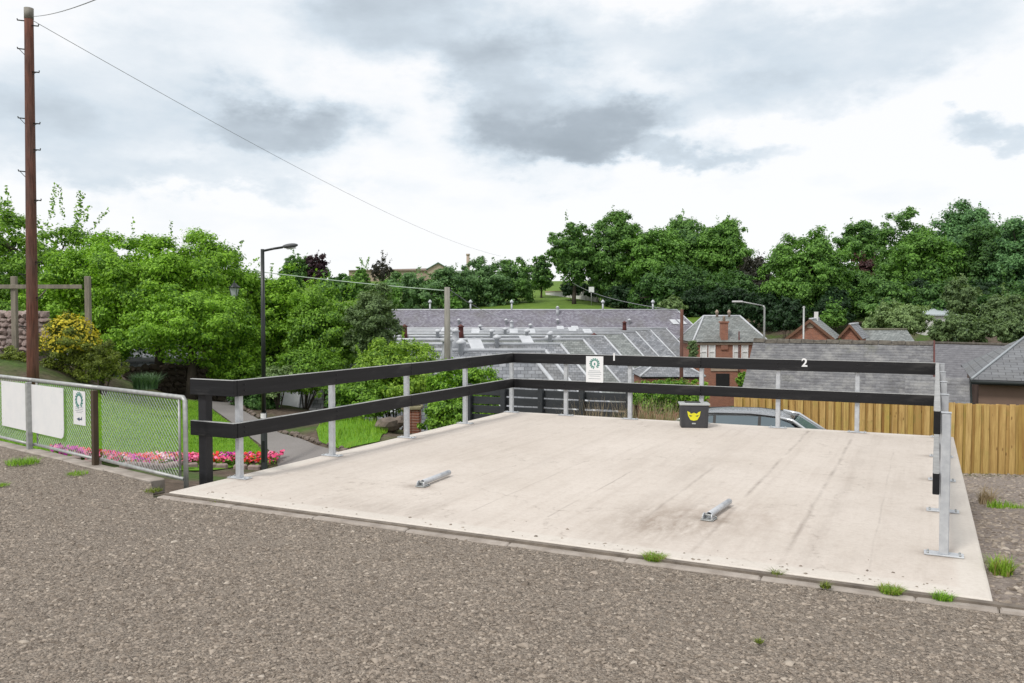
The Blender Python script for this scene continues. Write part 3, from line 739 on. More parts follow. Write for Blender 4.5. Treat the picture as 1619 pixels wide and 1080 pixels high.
bm = NB(); bx(bm, (xs[1], .055, .33), (.06, .06, .98), bev=.004); obj('fence_post', bm, M_brownpost, cf_)
for a in xs[2:]:
    bm = NB(); bx(bm, (a, .06, .33), (.055, .06, .98), bev=.004); obj('fence_post', bm, M_galvdull, cf_)
for a in (xs[2] - .09, xs[2] + .075):
    bm = NB(); tube(bm, [(a, 0, FLO + .02), (a, 0, FHI - .02)], .011, 8); obj('stretcher_bar', bm, M_galvdull, cf_)
for (a, b) in ((xs[0] + .115, xs[1] - .05), (xs[1] + .05, xs[2] - .09), (xs[2] + .075, xs[3] - .05), (xs[3] + .05, xs[4])):
    bm = NB(); hh_ = FHI - FLO - .05; z0 = FLO + .025; stp = .058
    for sg_ in (-1, 1):
        q = a - hh_
        while q < b:
            x0, x1 = (q, q + hh_)
            za_, zb_ = (z0, z0 + hh_)
            if x0 < a: za_ = z0 + (a - x0); x0 = a
            if x1 > b: zb_ = z0 + hh_ - (x1 - b); x1 = b
            if x1 > x0 + .01:
                if sg_ > 0: tube(bm, [(x0, .002, za_), (x1, .002, zb_)], .0021, 4, cap=False)
                else: tube(bm, [(x0, -.002, 2 * z0 + hh_ - za_), (x1, -.002, 2 * z0 + hh_ - zb_)], .0021, 4, cap=False)
            q += stp
    tag(obj('wire_mesh', bm, M_wire, cf_), kind='stuff')
# blank white boards behind the mesh, notice on the mesh
def fence_board(name, label, pa, pb, yl, round_=False):
    a, b = fx(pb), fx(pa)
    g = thing(name, label, 'board', FA, math.atan2(ldir.y, ldir.x))
    z1_ = FHI - .05; z0_ = .20
    pts = [(a, z1_), (b, z1_), (b, z0_), (a + .07, z0_ - .015), (a + .02, z0_ + .01), (a, z0_ + .08)]
    bm = NB(); prism(bm, [(x, yl, z) for x, z in pts], (0, .006, 0)); obj('panel', bm, M_white, g)
    for x in (a + .05, b - .05):
        for z in (z1_ - .05, z0_ + .1):
            bm = NB(); tube(bm, [(x, yl - .028, z), (x, yl + .009, z)], .004, 6); obj('fixing_tie', bm, M_galvdull, g)
fence_board('blank_board', 'large blank white board behind the chain link, rounded lower corner', 5, 103, .032)
c_px = 124.5; xa, xb = fx(134.5), fx(115.5); cxl = (xa + xb) / 2; wl = xb - xa; hl = 54 * (FA + ldir * cxl).y / F
zc = P(124, 645, (FA + ldir * cxl).y).z
ns = thing('fence_notice', 'narrow white notice with green emblem and arrow wired on the chain link', 'sign', FA + ldir * cxl + Vector((0, 0, zc)), math.atan2(ldir.y, ldir.x) + math.pi)
bm = NB(); bx(bm, (0, -.012 + .0, 0), (abs(wl), .005, abs(hl)), bev=.001); obj('panel', bm, M_white, ns)
aw, ah = abs(wl), abs(hl)
bm = NB(); wreath(bm, (0, ah * .23), aw * .24, -.0165, 0); obj('emblem', bm, M_green, ns)
bm = NB(); prism(bm, [(aw * x, -.0165, ah * (-.33 + z * .36)) for x, z in ((.22, .12), (.22, .26), (.12, .05), (.02, .05), (.02, .16), (-.22, 0), (.02, -.16), (.02, -.05), (.22, -.05))], (0, .0015, 0)); obj('arrow', bm, M_navy, ns)
for zz, wf in ((.02, .7), (-.03, .6), (-.08, .66), (-.13, .5)):
    bm = NB(); bx(bm, (0, -.0158, ah * zz), (aw * wf, .001, ah * .014)); obj('text_line', bm, M_ink, ns)

# ------------------------------------------------------------------ telegraph pole with step irons
PD = 23.0; PS = PD / 17.0 * .78
pb_ = P(52, 604, PD); pt_ = P(45.5, 15, PD); pb_.z = tz1(pb_.x, pb_.y) - .3
tp = thing('telegraph_pole', 'tall reddish brown telegraph pole with step irons behind the chain link fence', 'telegraph pole', pb_)
bm = NB()
top = pt_ - pb_
tube(bm, [Vector((0, 0, 0)) + top * q for q in np.linspace(0, 1, 14)], [(.145 - .038 * q) * PS for q in np.linspace(0, 1, 14)], 20); obj('pole', bm, M_pole, tp, False)
bm = NB(); cpos = top * 1.0
tube(bm, [top * .975, top * 1.003], [.112 * PS, .113 * PS], 18); obj('pole_cap', bm, M_palegrey, tp)
for (py, s_) in ((33, -1), (76, -1), (181, -1), (262, -1), (420, -1), (500, -1), (40, 1), (110, 1), (188, 1), (228, 1), (305, 1), (400, 1), (455, 1)):
    k_ = (604 - py) / (604 - 15); c = top * k_; rr = (.145 - .038 * k_) * PS
    bm = NB(); tube(bm, [c + Vector((s_ * (rr - .03), -.04, 0)), c + Vector((s_ * (rr + .17), -.05, .02 if s_ < 0 else -.02)), c + Vector((s_ * (rr + .175), -.05, .06 if s_ < 0 else .03))], .017, 6)
    if py not in (33, 40): tube(bm, [c + Vector((s_ * (rr + .12), -.05, 0)), c + Vector((s_ * (rr - .02), -.05, -.15 if s_ < 0 else -.08))], .009, 5)
    obj('step_iron', bm, M_lampblk, tp)
def wire(name, label, a, b, sag, r, m, n=24, cat='cable'):
    bm = NB(); pts = []
    for i in range(n + 1):
        q = i / n; p = a.lerp(b, q); p.z -= sag * 4 * q * (1 - q); pts.append(p)
    tube(bm, pts, r, 5); return tag(obj(name, bm, m), label, cat)
M_cab = mat('dark cable', (.24, .25, .26), (.19, .20, .21), 3, .6)
M_cabl = mat('pale grey cable', (.40, .50, .40), (.34, .42, .34), 3, .5)
polet = pb_ + top
wire('overhead_cable', 'thin overhead cable falling from the telegraph pole towards the far trees', pb_ + top * .972 + Vector((.1, 0, 0)), P(792, 405, 95), .9, .0085, M_cab, 60)
wire('overhead_cable', 'short overhead cable leaving the telegraph pole top up to the right', pb_ + top * .982 + Vector((.1, 0, 0)), P(240, -40, 9), .1, .008, M_cab)

# grey timber frame behind the pole
fr = thing('pergola', 'old grey timber crossbar on posts beside the stone wall', 'pergola', P(137, 540, 27))
fb = fr.location
def loc(px, py, D): return P(px, py, D) - fb
for px, y0 in ((138.5, 437), (22, 437), (-60, 440)):
    bm = NB(); a = loc(px, y0, 27); bx(bm, (a.x, 0, a.z - 1.3), (.16, .15, 2.6), bev=.012); obj('post', bm, M_oldwood, fr)
bm = NB(); a = loc(-80, 453, 27); b = loc(132, 454, 27); bx(bm, ((a.x + b.x) / 2, -.10, (a.z + b.z) / 2), (b.x - a.x, .06, .13), bev=.008); obj('crossbar', bm, M_oldwood, fr)
bm = NB(); a = loc(75, 458, 27); b = loc(64, 470, 27); tube(bm, [(a.x, -.06, a.z), (b.x, -.06, b.z)], .02, 6); obj('brace', bm, M_oldwood, fr)

# ------------------------------------------------------------------ street lamps
lb = P(418, 742, 19.2); lb.z = tz1(lb.x, lb.y)
D_ = 19.2
lp = thing('street_lamp', 'tall black street lamp with short arm beside the tarmac path', 'street lamp', lb)
lt = P(415, 394, D_) - lb; sh_ = P(418, 652, D_) - lb
bm = NB(); lathe(bm, [(.085, -.2), (.085, .0), (.075, .02), (.072, sh_.z - .03), (.058, sh_.z)], (0, 0, 0), 14); bs = obj('base_column', bm, M_lampblk, lp)
bm = NB(); bx(bm, (0, -.072, .45), (.07, .012, .5), bev=.004); obj('door', bm, M_lampblk, bs)
bm = NB()
for i_ in range(10):
    a0, a1 = R(-150 + i_ * 12), R(-150 + (i_ + 1) * 12)
    z0, z1 = sh_.z - .13, sh_.z + .0
    poly(bm, [(.0745 * math.cos(a0), .0745 * math.sin(a0), z0), (.0745 * math.cos(a1), .0745 * math.sin(a1), z0), (.0745 * math.cos(a1), .0745 * math.sin(a1), z0 + .11), (.0745 * math.cos(a0), .0745 * math.sin(a0), z0 + .11)])
obj('white_label', bm, M_white, bs)
bm = NB(); tube(bm, [(0, 0, sh_.z), (lt.x * .5, 0, lt.z * .6), (lt.x, 0, lt.z)], [.055, .05, .042], 12); obj('column', bm, M_lampblk, lp)
a = P(417, 397, D_) - lb; b = P(447, 391, D_) - lb; c = P(470, 388, D_) - lb
bm = NB(); tube(bm, [(lt.x - .0, 0, a.z), ((a.x + b.x) / 2, 0, (a.z + b.z) / 2 + .01), (b.x, 0, b.z)], .027, 8); obj('arm', bm, M_lampblk, lp)
bm = NB(); n0 = len(bm.verts)
hd = Vector((b.x + c.x, 0, b.z + c.z)) / 2; ln = (c - b).length
bmesh.ops.create_uvsphere(bm, u_segments=14, v_segments=8, radius=1.0, matrix=Matrix.Translation(hd + Vector((0, 0, .01))) @ Matrix.Rotation(-math.atan2(c.z - b.z, c.x - b.x), 4, 'Y') @ Matrix.Diagonal((ln * .56, .10, .055, 1))); hdo = obj('lamp_head', bm, mat('grey lamp housing', (.10, .105, .11), (.07, .075, .08), 8, .5), lp, True)
bm = NB(); bx(bm, (hd.x + .03, 0, hd.z - .045), (ln * .6, .12, .02), Matrix.Rotation(-math.atan2(c.z - b.z, c.x - b.x), 3, 'Y'), bev=.006); obj('lens', bm, mat('lamp lens', (.45, .46, .46), (.4, .41, .41), 8, .2), hdo)

def lantern(px, ytop, ybot, D, label):
    p = P(px, ybot, D); g0 = tz1(p.x, D); s = (ybot - ytop) * D / F
    g = thing('lantern_lamp', label, 'street lamp', (p.x, D, g0))
    z = P(px, 472, D).z - g0
    bm = NB(); tube(bm, [(0, 0, -.2), (0, 0, .8), (0, 0, .85), (0, 0, z)], [.07, .07, .045, .035], 10); obj('column', bm, M_lampblk, g)
    bm = NB(); lathe(bm, [(.10, z), (.12, z + .03), (.05, z + .05)], seg=8); obj('cradle', bm, M_lampblk, g)
    bm = NB()
    for i in range(4):
        a0 = R(45 + 90 * i); a1 = R(135 + 90 * i)
        poly(bm, [(.11 * math.cos(a0), .11 * math.sin(a0), z + .05), (.11 * math.cos(a1), .11 * math.sin(a1), z + .05), (.20 * math.cos(a1), .20 * math.sin(a1), z + .40), (.20 * math.cos(a0), .20 * math.sin(a0), z + .40)])
    obj('pane', bm, mat('frosted lantern glass', (.42, .45, .45), (.36, .4, .4), 6, .15), g)
    bm = NB()
    for i in range(4):
        a0 = R(45 + 90 * i); tube(bm, [(.112 * math.cos(a0), .112 * math.sin(a0), z + .05), (.203 * math.cos(a0), .203 * math.sin(a0), z + .40)], .012, 5)
    obj('lantern_frame', bm, M_lampblk, g)
    bm = NB(); lathe(bm, [(.23, z + .40), (.22, z + .43), (.10, z + .52), (.08, z + .56), (.03, z + .58), (.015, z + .68)], seg=8); obj('lantern_cap', bm, M_lampblk, g)
lantern(371, 445, 510, 31.5, 'black lantern street lamp standing among the left hand trees')

def far_lamp():
    D = 72; b = P(1208, 540, D); g0 = tz1(b.x, D); g = thing('street_lamp', 'tall pale grey street lamp with long arm behind the brick house', 'street lamp', (b.x, D, g0))
    tp_ = P(1208, 484, D); e_ = P(1172, 477, D); h_ = P(1160, 477, D)
    bm = NB(); tube(bm, [(0, 0, -.3), (0, 0, 1.5), (0, 0, tp_.z - g0 - .12), (-.10, 0, tp_.z - g0 + .03)], [.12, .10, .085, .08], 8); obj('column', bm, M_galvdull, g)
    bm = NB(); tube(bm, [(-.10, 0, tp_.z - g0 + .03), (e_.x - b.x, 0, e_.z - g0)], .06, 6); obj('arm', bm, M_galvdull, g)
    bm = NB(); bx(bm, ((e_.x + h_.x) / 2 - b.x, 0, e_.z - g0), (.9, .3, .16), bev=.05); obj('lamp_head', bm, mat('white lamp housing', (.6, .6, .6), (.5, .5, .5), 3, .5), g)
far_lamp()

def wood_pole(px, ytop, D, r, label, m):
    p = P(px, ytop, D); g0 = tz1(p.x, D); g = thing('wooden_pole', label, 'pole', (p.x, D, g0))
    bm = NB(); tube(bm, [(0, 0, -.5), (0, 0, (p.z - g0) * .6), (0, 0, p.z - g0)], [r, r * .9, r * .78], 12); obj('pole', bm, m, g)
    bm = NB(); tube(bm, [(r, -.05, p.z - g0 - .35), (r + .14, -.05, p.z - g0 - .28)], .018, 6); obj('bracket', bm, M_lampblk, g)
    return p
w1 = wood_pole(707, 454, 30, .125, 'pale weathered wooden pole between the bushes and the grey roofs', M_palegrey)
w2 = wood_pole(1078, 489, 52, .13, 'dark brown wooden pole in front of the grey roofs', M_pole)
bm = NB(); 
wire('overhead_cable', 'pale cable running out of the left trees to the pale wooden pole', P(288, 412, 35), w1 + Vector((-.1, 0, -.12)), .10, .017, M_cabl, 40)
wire('overhead_cable', 'thin cable dropping from the pale wooden pole to the grey roofs', w1 + Vector((.1, 0, -.1)), P(829, 500, 60), .5, .012, M_cab)
wire('overhead_cable', 'thin cable reaching the dark brown wooden pole from the hillside trees', w2 + Vector((-.1, 0, -.1)), P(905, 447, 140), .6, .025, M_cab)

# ------------------------------------------------------------------ slate buildings
def slatemat(name, c0, c1, c2, w=.30, h=.2):
    t = NT(name); t.set(Roughness=.6, Specular_IOR_Level=.4)
    uv = t.n('ShaderNodeUVMap')
    b = t.n('ShaderNodeTexBrick'); b.inputs['Scale'].default_value = 1.0; b.inputs['Brick Width'].default_value = w; b.inputs['Row Height'].default_value = h
    b.inputs['Mortar Size'].default_value = .012; b.inputs['Mortar Smooth'].default_value = .3; b.inputs['Color1'].default_value = (0, 0, 0, 1); b.inputs['Color2'].default_value = (1, 1, 1, 1); b.inputs['Mortar'].default_value = (.0, .0, .0, 1)
    t.l(uv.outputs[0], b.inputs['Vector'])
    n = t.noise(.35, 6, .65); n2_ = t.noise(6, 6, .7)
    f = t.math('ADD', t.math('MULTIPLY', b.outputs['Color'], .45), t.math('MULTIPLY', n2_.outputs['Fac'], .6))
    c = t.ramp(f, [(.25, c0), (.55, c1), (.9, c2)])
    c = t.mix(t.ramp(n.outputs['Fac'], [(.45, 0), (.7, .6)]), c, (.13, .125, .11))
    c = t.mix(t.math('MULTIPLY', b.outputs['Fac'], .6), c, (.03, .03, .035))
    t.col(c); t.bump(t.math('SUBTRACT', 1.0, b.outputs['Fac']), .5, .02); return t.m
M_slate = slatemat('grey slate', (0.149, 0.160, 0.178), (0.247, 0.260, 0.284), (0.380, 0.394, 0.420))
M_slatep = slatemat('purple grey slate', (0.140, 0.132, 0.163), (0.224, 0.214, 0.256), (0.336, 0.342, 0.375))
M_slateg = slatemat('green grey slate', (0.144, 0.158, 0.155), (0.230, 0.250, 0.245), (0.333, 0.353, 0.342))
M_lead = mat('lead flashing', (.60, .62, .65), (.46, .48, .51), 1.5, .5)
M_brick = None
t = NT('red brick'); t.set(Roughness=.9)
bk = t.n('ShaderNodeTexBrick'); bk.inputs['Scale'].default_value = 1.0; bk.inputs['Brick Width'].default_value = .225; bk.inputs['Row Height'].default_value = .075; bk.inputs['Mortar Size'].default_value = .008
bk.inputs['Color1'].default_value = (.40, .15, .085, 1); bk.inputs['Color2'].default_value = (.28, .10, .06, 1); bk.inputs['Mortar'].default_value = (.30, .25, .21, 1)
cx_ = t.n('ShaderNodeSeparateXYZ'); t.l(t.tc.outputs['Object'], cx_.inputs[0]); cb_ = t.n('ShaderNodeCombineXYZ')
t.l(t.math('ADD', cx_.outputs[0], cx_.outputs[1]), cb_.inputs[0]); t.l(cx_.outputs[2], cb_.inputs[1]); t.l(cb_.outputs[0], bk.inputs['Vector'])
t.col(t.mix(t.math('MULTIPLY', t.noise(3, 5, .6).outputs['Fac'], .35), bk.outputs['Color'], (.16, .08, .06))); t.bump(t.math('SUBTRACT', 1.0, bk.outputs['Fac']), .4, .008); M_brick = t.m
M_render = mat('brown wall render', (.20, .135, .105), (.17, .115, .09), 2.0, .9, .2, 40)
M_whitewall = mat('whitewashed wall', (.68, .67, .65), (.6, .59, .57), 1.0, .9)
M_stone = mat('sandstone dressing', (.42, .34, .27), (.34, .27, .21), 3, .9, .2, 20)
M_glass = mat('window glass', (.03, .04, .05), (.04, .05, .06), 3, .06)
M_trim = mat('dark red trim', (.11, .025, .02), (.08, .02, .016), 6, .6)

mill = thing('mill_building', 'wide low mill with rows of grey hipped slate roofs and pale ridges', 'building', (0, 30, -7.5))
mo = mill.location
def row_roof(D, Xr, Xl, zr, half, drop, inset, m, vents, lead=.105):
    zE = zr - drop
    r0, r1 = Vector((Xl, D, zr)) - mo, Vector((Xr, D, zr)) - mo
    fl, frr = Vector((Xl - inset, D - half, zE)) - mo, Vector((Xr + inset, D - half, zE)) - mo
    bl, br = Vector((Xl - inset, D + half, zE)) - mo, Vector((Xr + inset, D + half, zE)) - mo
    bm = NB()
    roof_slab(bm, [fl, frr, r1, r0]); roof_slab(bm, [br, bl, r0, r1]); roof_slab(bm, [frr, br, r1]); roof_slab(bm, [bl, fl, r0])
    rf = obj('roof', bm, m, mill)
    bm = NB(); up_ = Vector((0, 0, .03))
    tube(bm, [r0 + up_, r1 + up_], lead, 6); tube(bm, [r1 + up_, frr + up_], lead * .75, 6); tube(bm, [r1 + up_, br + up_], lead * .75, 6); tube(bm, [r0 + up_, fl + up_], lead * .75, 6)
    obj('ridge_flashing', bm, M_lead, rf)
    for (fu, fs, kind) in vents:
        p = r0.lerp(r1, fu); e_ = fl.lerp(frr, fu); q = p.lerp(e_, fs)
        bm = NB()
        if kind == 'vent':
            lathe(bm, [(.14, -.1), (.14, .45), (.26, .5), (.26, .62), (.05, .75)], q, 8); obj('roof_vent', bm, M_lead, rf)
        elif kind == 'cowl':
            lathe(bm, [(.26, -.2), (.22, .5), (.2, .9), (.3, .95), (.02, 1.15)], q, 8); obj('roof_vent', bm, M_trim if random.random() < .35 else M_lead, rf)
        elif kind == 'light':
            sl_ = (p - e_); n = (frr - fl).cross(sl_).normalized(); ex = (frr - fl).normalized(); ey = sl_.normalized()
            Mx = Matrix((ex, ey, n)).transposed()
            bx(bm, q + n * .06, (.85, 1.1, .12), Mx, bev=.02); fr_ = obj('skylight', bm, M_lead, rf)
        elif kind == 'finial':
            tube(bm, [q + Vector((0, 0, -.2)), q + Vector((0, 0, 1.0))], .13, 6); lathe(bm, [(.25, 1.0), (.27, 1.2), (.05, 1.45)], q, 8); obj('roof_vent', bm, M_lead, rf)
random.seed(3)
endpx = {35: 846, 43.7: 862, 52.4: 886, 61.1: 922, 69.8: 955, 78.5: 985, 87.2: 1005, 95.9: 1028, 104.6: 1053}
for D in (104.6, 95.9, 87.2, 78.5, 69.8, 61.1, 52.4, 43.7, 35.0):
    Xr = (endpx[D] - 809.5) / F * D; Xl = Xr - 24 - (D - 35) * .12
    vs = []
    for i in range(13):
        vs.append((random.uniform(.18, .93), random.choice((.03, .25, .4)), random.choice(('vent', 'vent', 'cowl', 'light', 'light'))))
    row_roof(D, Xr, Xl, -.30, 4.35, 4.1, 3.3, M_slateg if D in (61.1, 78.5) else M_slate, vs)
# far range with purple slates
Xr = (1070 - 809.5) / F * 119; Xl = (600 - 809.5) / F * 119
fu = lambda px: ((px - 809.5) / F * 119 - Xl) / (Xr - Xl)
row_roof(119, Xr, Xl, 2.05, 5.6, 4.9, 4.2, M_slatep, [(fu(q), 0, 'finial') for q in (680, 744, 809, 953, 1032)] + [(fu(q), .35, 'light') for q in (1047, 1058)] + [(fu(q), .4, 'vent') for q in (642, 720, 735, 803, 877, 980)] + [(fu(q), .12, 'cowl') for q in (880,)] + [(fu(q), .75, 'cowl') for q in (846, 855, 935, 948)])
bm = NB(); bx(bm, Vector(((Xl + Xr) / 2, 119, -5.0)) - mo, (Xr - Xl + 6.5, 9.5, 4.5)); obj('wall', bm, M_whitewall, mill)
for D in (35.0, 43.7, 52.4, 61.1, 69.8, 78.5, 87.2, 95.9, 104.6):
    Xr = (endpx[D] - 809.5) / F * D
    bm = NB(); bx(bm, Vector((Xr - 11, D, -5.9)) - mo, (22 + 5.6, 8.2, 3.1)); wl_ = obj('wall', bm, M_stone, mill)
# small hipped outshot by the brown pole
def hip_roof(name, parent, c, w, d, rl, zE, zR, m, lead=.1, rz=0):
    c = Vector(c); X, Y = Vector((math.cos(rz), math.sin(rz), 0)), Vector((-math.sin(rz), math.cos(rz), 0))
    def q(a, b, z): return c + X * a + Y * b + Vector((0, 0, z))
    e_ = [q(-w / 2, -d / 2, zE), q(w / 2, -d / 2, zE), q(w / 2, d / 2, zE), q(-w / 2, d / 2, zE)]
    r0, r1 = q(-rl / 2, 0, zR), q(rl / 2, 0, zR)
    bm = NB(); roof_slab(bm, [e_[0], e_[1], r1, r0]); roof_slab(bm, [e_[2], e_[3], r0, r1])
    roof_slab(bm, [e_[1], e_[2], r1]); roof_slab(bm, [e_[3], e_[0], r0])
    rf = obj(name, bm, m, parent)
    bm = NB(); u_ = Vector((0, 0, .03))
    for a, b in ((r0, r1), (r0, e_[0]), (r0, e_[3]), (r1, e_[1]), (r1, e_[2])): tube(bm, [a + u_, b + u_], lead, 6)
    obj('ridge_flashing', bm, M_lead, rf)
    return rf
D = 56; a = P(1050, 572, D); b0 = P(1020, 594, D); b1 = P(1112, 594, D)
og = tz1(a.x, D)
osh = thing('outshot', 'small hipped slate roofed outbuilding behind the dark brown pole', 'building', (a.x + .4, D + 1.2, og))
hip_roof('roof', osh, (0, 0, 0), 4.3, 4.3, .5, b0.z - og, a.z - og + .25, M_slate, .07)
bm = NB(); bx(bm, (0, 0, (b0.z - og) / 2 - .15), (3.9, 3.9, b0.z - og)); obj('wall', bm, M_brick, osh)

# red brick house with hipped roof
D = 75.0
hl_, hr_ = P(1102, 540, D), P(1206, 540, D); hg = tz1((hl_.x + hr_.x) / 2, D + 2)
wH = hr_.x - hl_.x; cxh = (hl_.x + hr_.x) / 2; ez = hl_.z - hg; rzH = P(1150, 500, D + 3).z - hg
bh_ = thing('brick_house', 'two storey red brick house with hipped slate roof and white sash windows', 'house', (cxh, D + 3.0, hg))
dy = -3.0
def hx(px): return P(px, 540, D).x - cxh
def hz(py): return P(1150, py, D).z - hg
bm = NB(); bx(bm, (0, 0, ez / 2 - .1), (wH, 6.0, ez + .0)); obj('wall', bm, M_brick, bh_)
hip_roof('roof', bh_, (0, 0, 0), wH + .9, 6.7, 52 / F * D + .4, ez - .02, rzH, M_slateg, .09)
bm = NB(); bx(bm, (0, 0, ez - .2), (wH + .35, 6.3, .22), bev=.03); obj('eaves_cornice', bm, M_stone, bh_)
for px in (1112.5, 1125.5, 1164, 1177.5):
    zc_ = hz(556); ww, wh = .52, 1.5
    bm = NB(); x = hx(px)
    for s_ in (-1, 1): bx(bm, (x + s_ * (ww / 2), dy - .03, zc_), (.09, .1, wh))
    for s_ in (-1, 0, 1): bx(bm, (x, dy - .03, zc_ + s_ * wh / 2), (ww + .09 if s_ else ww - .09, .098, .09))
    wf = obj('window', bm, M_white, bh_)
    bm = NB(); bx(bm, (x, dy - .012, zc_), (ww - .09, .02, wh - .06)); obj('blind', bm, mat('white blind', (.72, .73, .72), (.66, .67, .66), 4, .6), wf)
    bm = NB(); bx(bm, (x, dy - .06, zc_ - wh / 2 - .1), (ww + .25, .14, .1)); obj('sill', bm, M_stone, wf)
# chimney on the front face
x = hx(1145); z0, z1 = hz(542), hz(510)
bm = NB(); bx(bm, (x, dy + .15, (z0 + z1) / 2 - .3), (.62, .55, z1 - z0 + .6)); bx(bm, (x, dy + .15, z1 + .05), (.78, .7, .14)); ch = obj('chimney', bm, M_brick, bh_)
bm = NB(); lathe(bm, [(.14, z1 + .1), (.11, z1 + .55), (.14, z1 + .6)], (x, dy + .15, 0), 10); obj('chimney_pot', bm, M_stone, ch)
for px in (1146, 1166):
    bm = NB(); lathe(bm, [(.14, rzH - .1), (.12, rzH + .3), (.2, rzH + .35), (.05, rzH + .6)], (hx(px), 0, 0), 8); obj('roof_vent', bm, M_stone, bh_)
bm = NB(); tube(bm, [(hx(1168), dy - .08, hz(524)), (hx(1168), dy - .08, .2)], .06, 6); obj('drainpipe', bm, M_trim, bh_)
bm = NB(); bx(bm, (hx(1147), dy - .02, hz(583)), (2.6, .12, .42)); obj('lintel', bm, M_stone, bh_)
bm = NB(); bx(bm, (hx(1143), dy - .015, hz(602)), (1.2, .06, 1.3)); obj('doorway', bm, mat('dark doorway', (.008, .008, .009), (.012, .012, .012), 3, .8), bh_)

def gable_house(name, label, D, apx, apy, wpx, eave_py, depth, rz, m, wallm, cat='house', dh=0):
    a = P(apx, apy, D); g0 = tz1(a.x, D + 2); w = wpx * D / F; zE = P(apx, eave_py, D).z - g0; zA = a.z - g0
    g = thing(name, label, cat, (a.x, D, g0), rz)
    bm = NB(); prism(bm, [(-w / 2 + .1, 0, -.5), (w / 2 - .1, 0, -.5), (w / 2 - .1, 0, zE + .05), (0, 0, zA - .12), (-w / 2 + .1, 0, zE + .05)], (0, depth, 0)); obj('wall', bm, wallm, g)
    bm = NB(); ov = .25
    for s_ in (-1, 1):
        roof_slab(bm, [(s_ * (w / 2 + .2), -ov, zE - .15), (s_ * (w / 2 + .2), depth + ov, zE - .15), (0, depth + ov, zA), (0, -ov, zA)])
    rf = obj('roof', bm, m, g)
    bm = NB()
    for s_ in (-1, 1):
        prism(bm, [(s_ * (w / 2 + .2), -ov - .06, zE - .36), (s_ * (w / 2 + .2), -ov - .06, zE - .1), (0, -ov - .06, zA + .05), (0, -ov - .06, zA - .22)], (0, .055, 0))
    obj('bargeboard', bm, mat('brown bargeboard', (.17, .085, .05), (.13, .065, .04), 4, .8), g)
    bm = NB(); tube(bm, [(0, -ov, zA + .03), (0, depth + ov, zA + .03)], .09, 6); obj('ridge_flashing', bm, M_lead, rf)
    return g, zE, zA, w
g, zE, zA, w = gable_house('gabled_house', 'red gabled house with grey roof behind the long slate roof', 66, 1281, 505, 66, 533, 9, R(-24), M_slateg, M_brick)
bm = NB(); bx(bm, (.05, 5.5, zA + .1), (.32, .32, 1.0)); obj('chimney', bm, M_whitewall, g)
bm = NB(); prism(bm, [(-.25, -.02, zE + .72), (.25, -.02, zE + .72), (.25, -.02, zE + .95), (0, -.02, zE + 1.15), (-.25, -.02, zE + .95)], (0, -.03, 0)); obj('gable_plaque', bm, M_stone, g)
g, zE, zA, w = gable_house('gabled_house', 'smaller red gabled house right of the larger gable', 70, 1344, 513, 30, 533, 6, R(-28), M_slate, M_brick)
# long low roof joined behind it
a, b = P(1366, 522, 76), P(1450, 524, 76); g0 = tz1((a.x + b.x) / 2, 78)
lg = thing('long_shed', 'low shed with long grey roof right of the two red gables', 'building', ((a.x + b.x) / 2, 78, g0))
hw = (b.x - a.x) / 2; zr_ = a.z - g0
bm = NB(); roof_slab(bm, [(-hw, -3.5, zr_ - 2.2), (hw, -3.5, zr_ - 2.2), (hw, 0, zr_), (-hw, 0, zr_)]); roof_slab(bm, [(hw, 3.5, zr_ - 2.2), (-hw, 3.5, zr_ - 2.2), (-hw, 0, zr_), (hw, 0, zr_)]); rf = obj('roof', bm, M_slateg, lg)
bm = NB(); tube(bm, [(-hw, 0, zr_ + .03), (hw, 0, zr_ + .03)], .12, 6); obj('ridge_flashing', bm, mat('mossy ridge', (.12, .12, .07), (.2, .19, .15), 3, .9), rf)
bm = NB(); prism(bm, [(-hw + .15, -3.2, -.5), (-hw + .15, 3.2, -.5), (-hw + .15, 3.2, zr_ - 2.1), (-hw + .15, 0, zr_ - .1), (-hw + .15, -3.2, zr_ - 2.1)], (2 * hw - .3, 0, 0)); obj('wall', bm, M_brick, lg)
# distant pale roof among the willows
a = P(1486, 494, 100); g0 = tz1(a.x, 102)
dh_ = thing('distant_building', 'pale blue grey flat building glimpsed between the willows', 'building', (a.x, 102, g0))
bm = NB(); bx(bm, (0, 0, (a.z - g0) / 2 - .4), (3.6, 4, a.z - g0)); obj('wall', bm, M_whitewall, dh_)
bm = NB(); hzz = a.z - g0; prism(bm, [(-2.0, -2.3, hzz - .4), (2.0, -2.3, hzz - .4), (1.6, 0, hzz + .35), (-1.6, 0, hzz + .35)], (0, 0, .15)); bx(bm, (0, 1.1, hzz + .2), (3.4, 2.0, .3)); obj('roof', bm, mat('pale sheet roof', (.45, .50, .52), (.4, .45, .47), 2, .5), dh_)

# near long slate roof (aligned with the pad) with real slates ----------------
ra = P(1192, 538, 31.0)
dxy = U.copy(); 
rlen = 0
tgt = (1476 - 809.5) / F
rlen = (tgt * ra.y - ra.x) / (dxy.x - tgt * dxy.y)
nb_ = thing('slate_barn', 'long low building with mottled grey slate roof behind the timber fence', 'building', (ra.x, ra.y, ra.z - 4.3), -PHI)
run, fall, hb = 3.7, 2.75, 4.3
M_slatebit = None
t = NT('old mottled slates'); t.set(Roughness=.65, Specular_IOR_Level=.4)
g_ = t.n('ShaderNodeNewGeometry'); n_a = t.noise(7, 6, .7); n_b = t.noise(.7, 5, .65); n_c = t.noise(1.9, 10, .75)
f = t.math('ADD', t.math('MULTIPLY', g_.outputs['Random Per Island'], .26), t.math('MULTIPLY', n_a.outputs['Fac'], .8))
c = t.ramp(f, [(.25, (.10, .10, .108)), (.55, (.165, .167, .178)), (.9, (.27, .27, .275))])
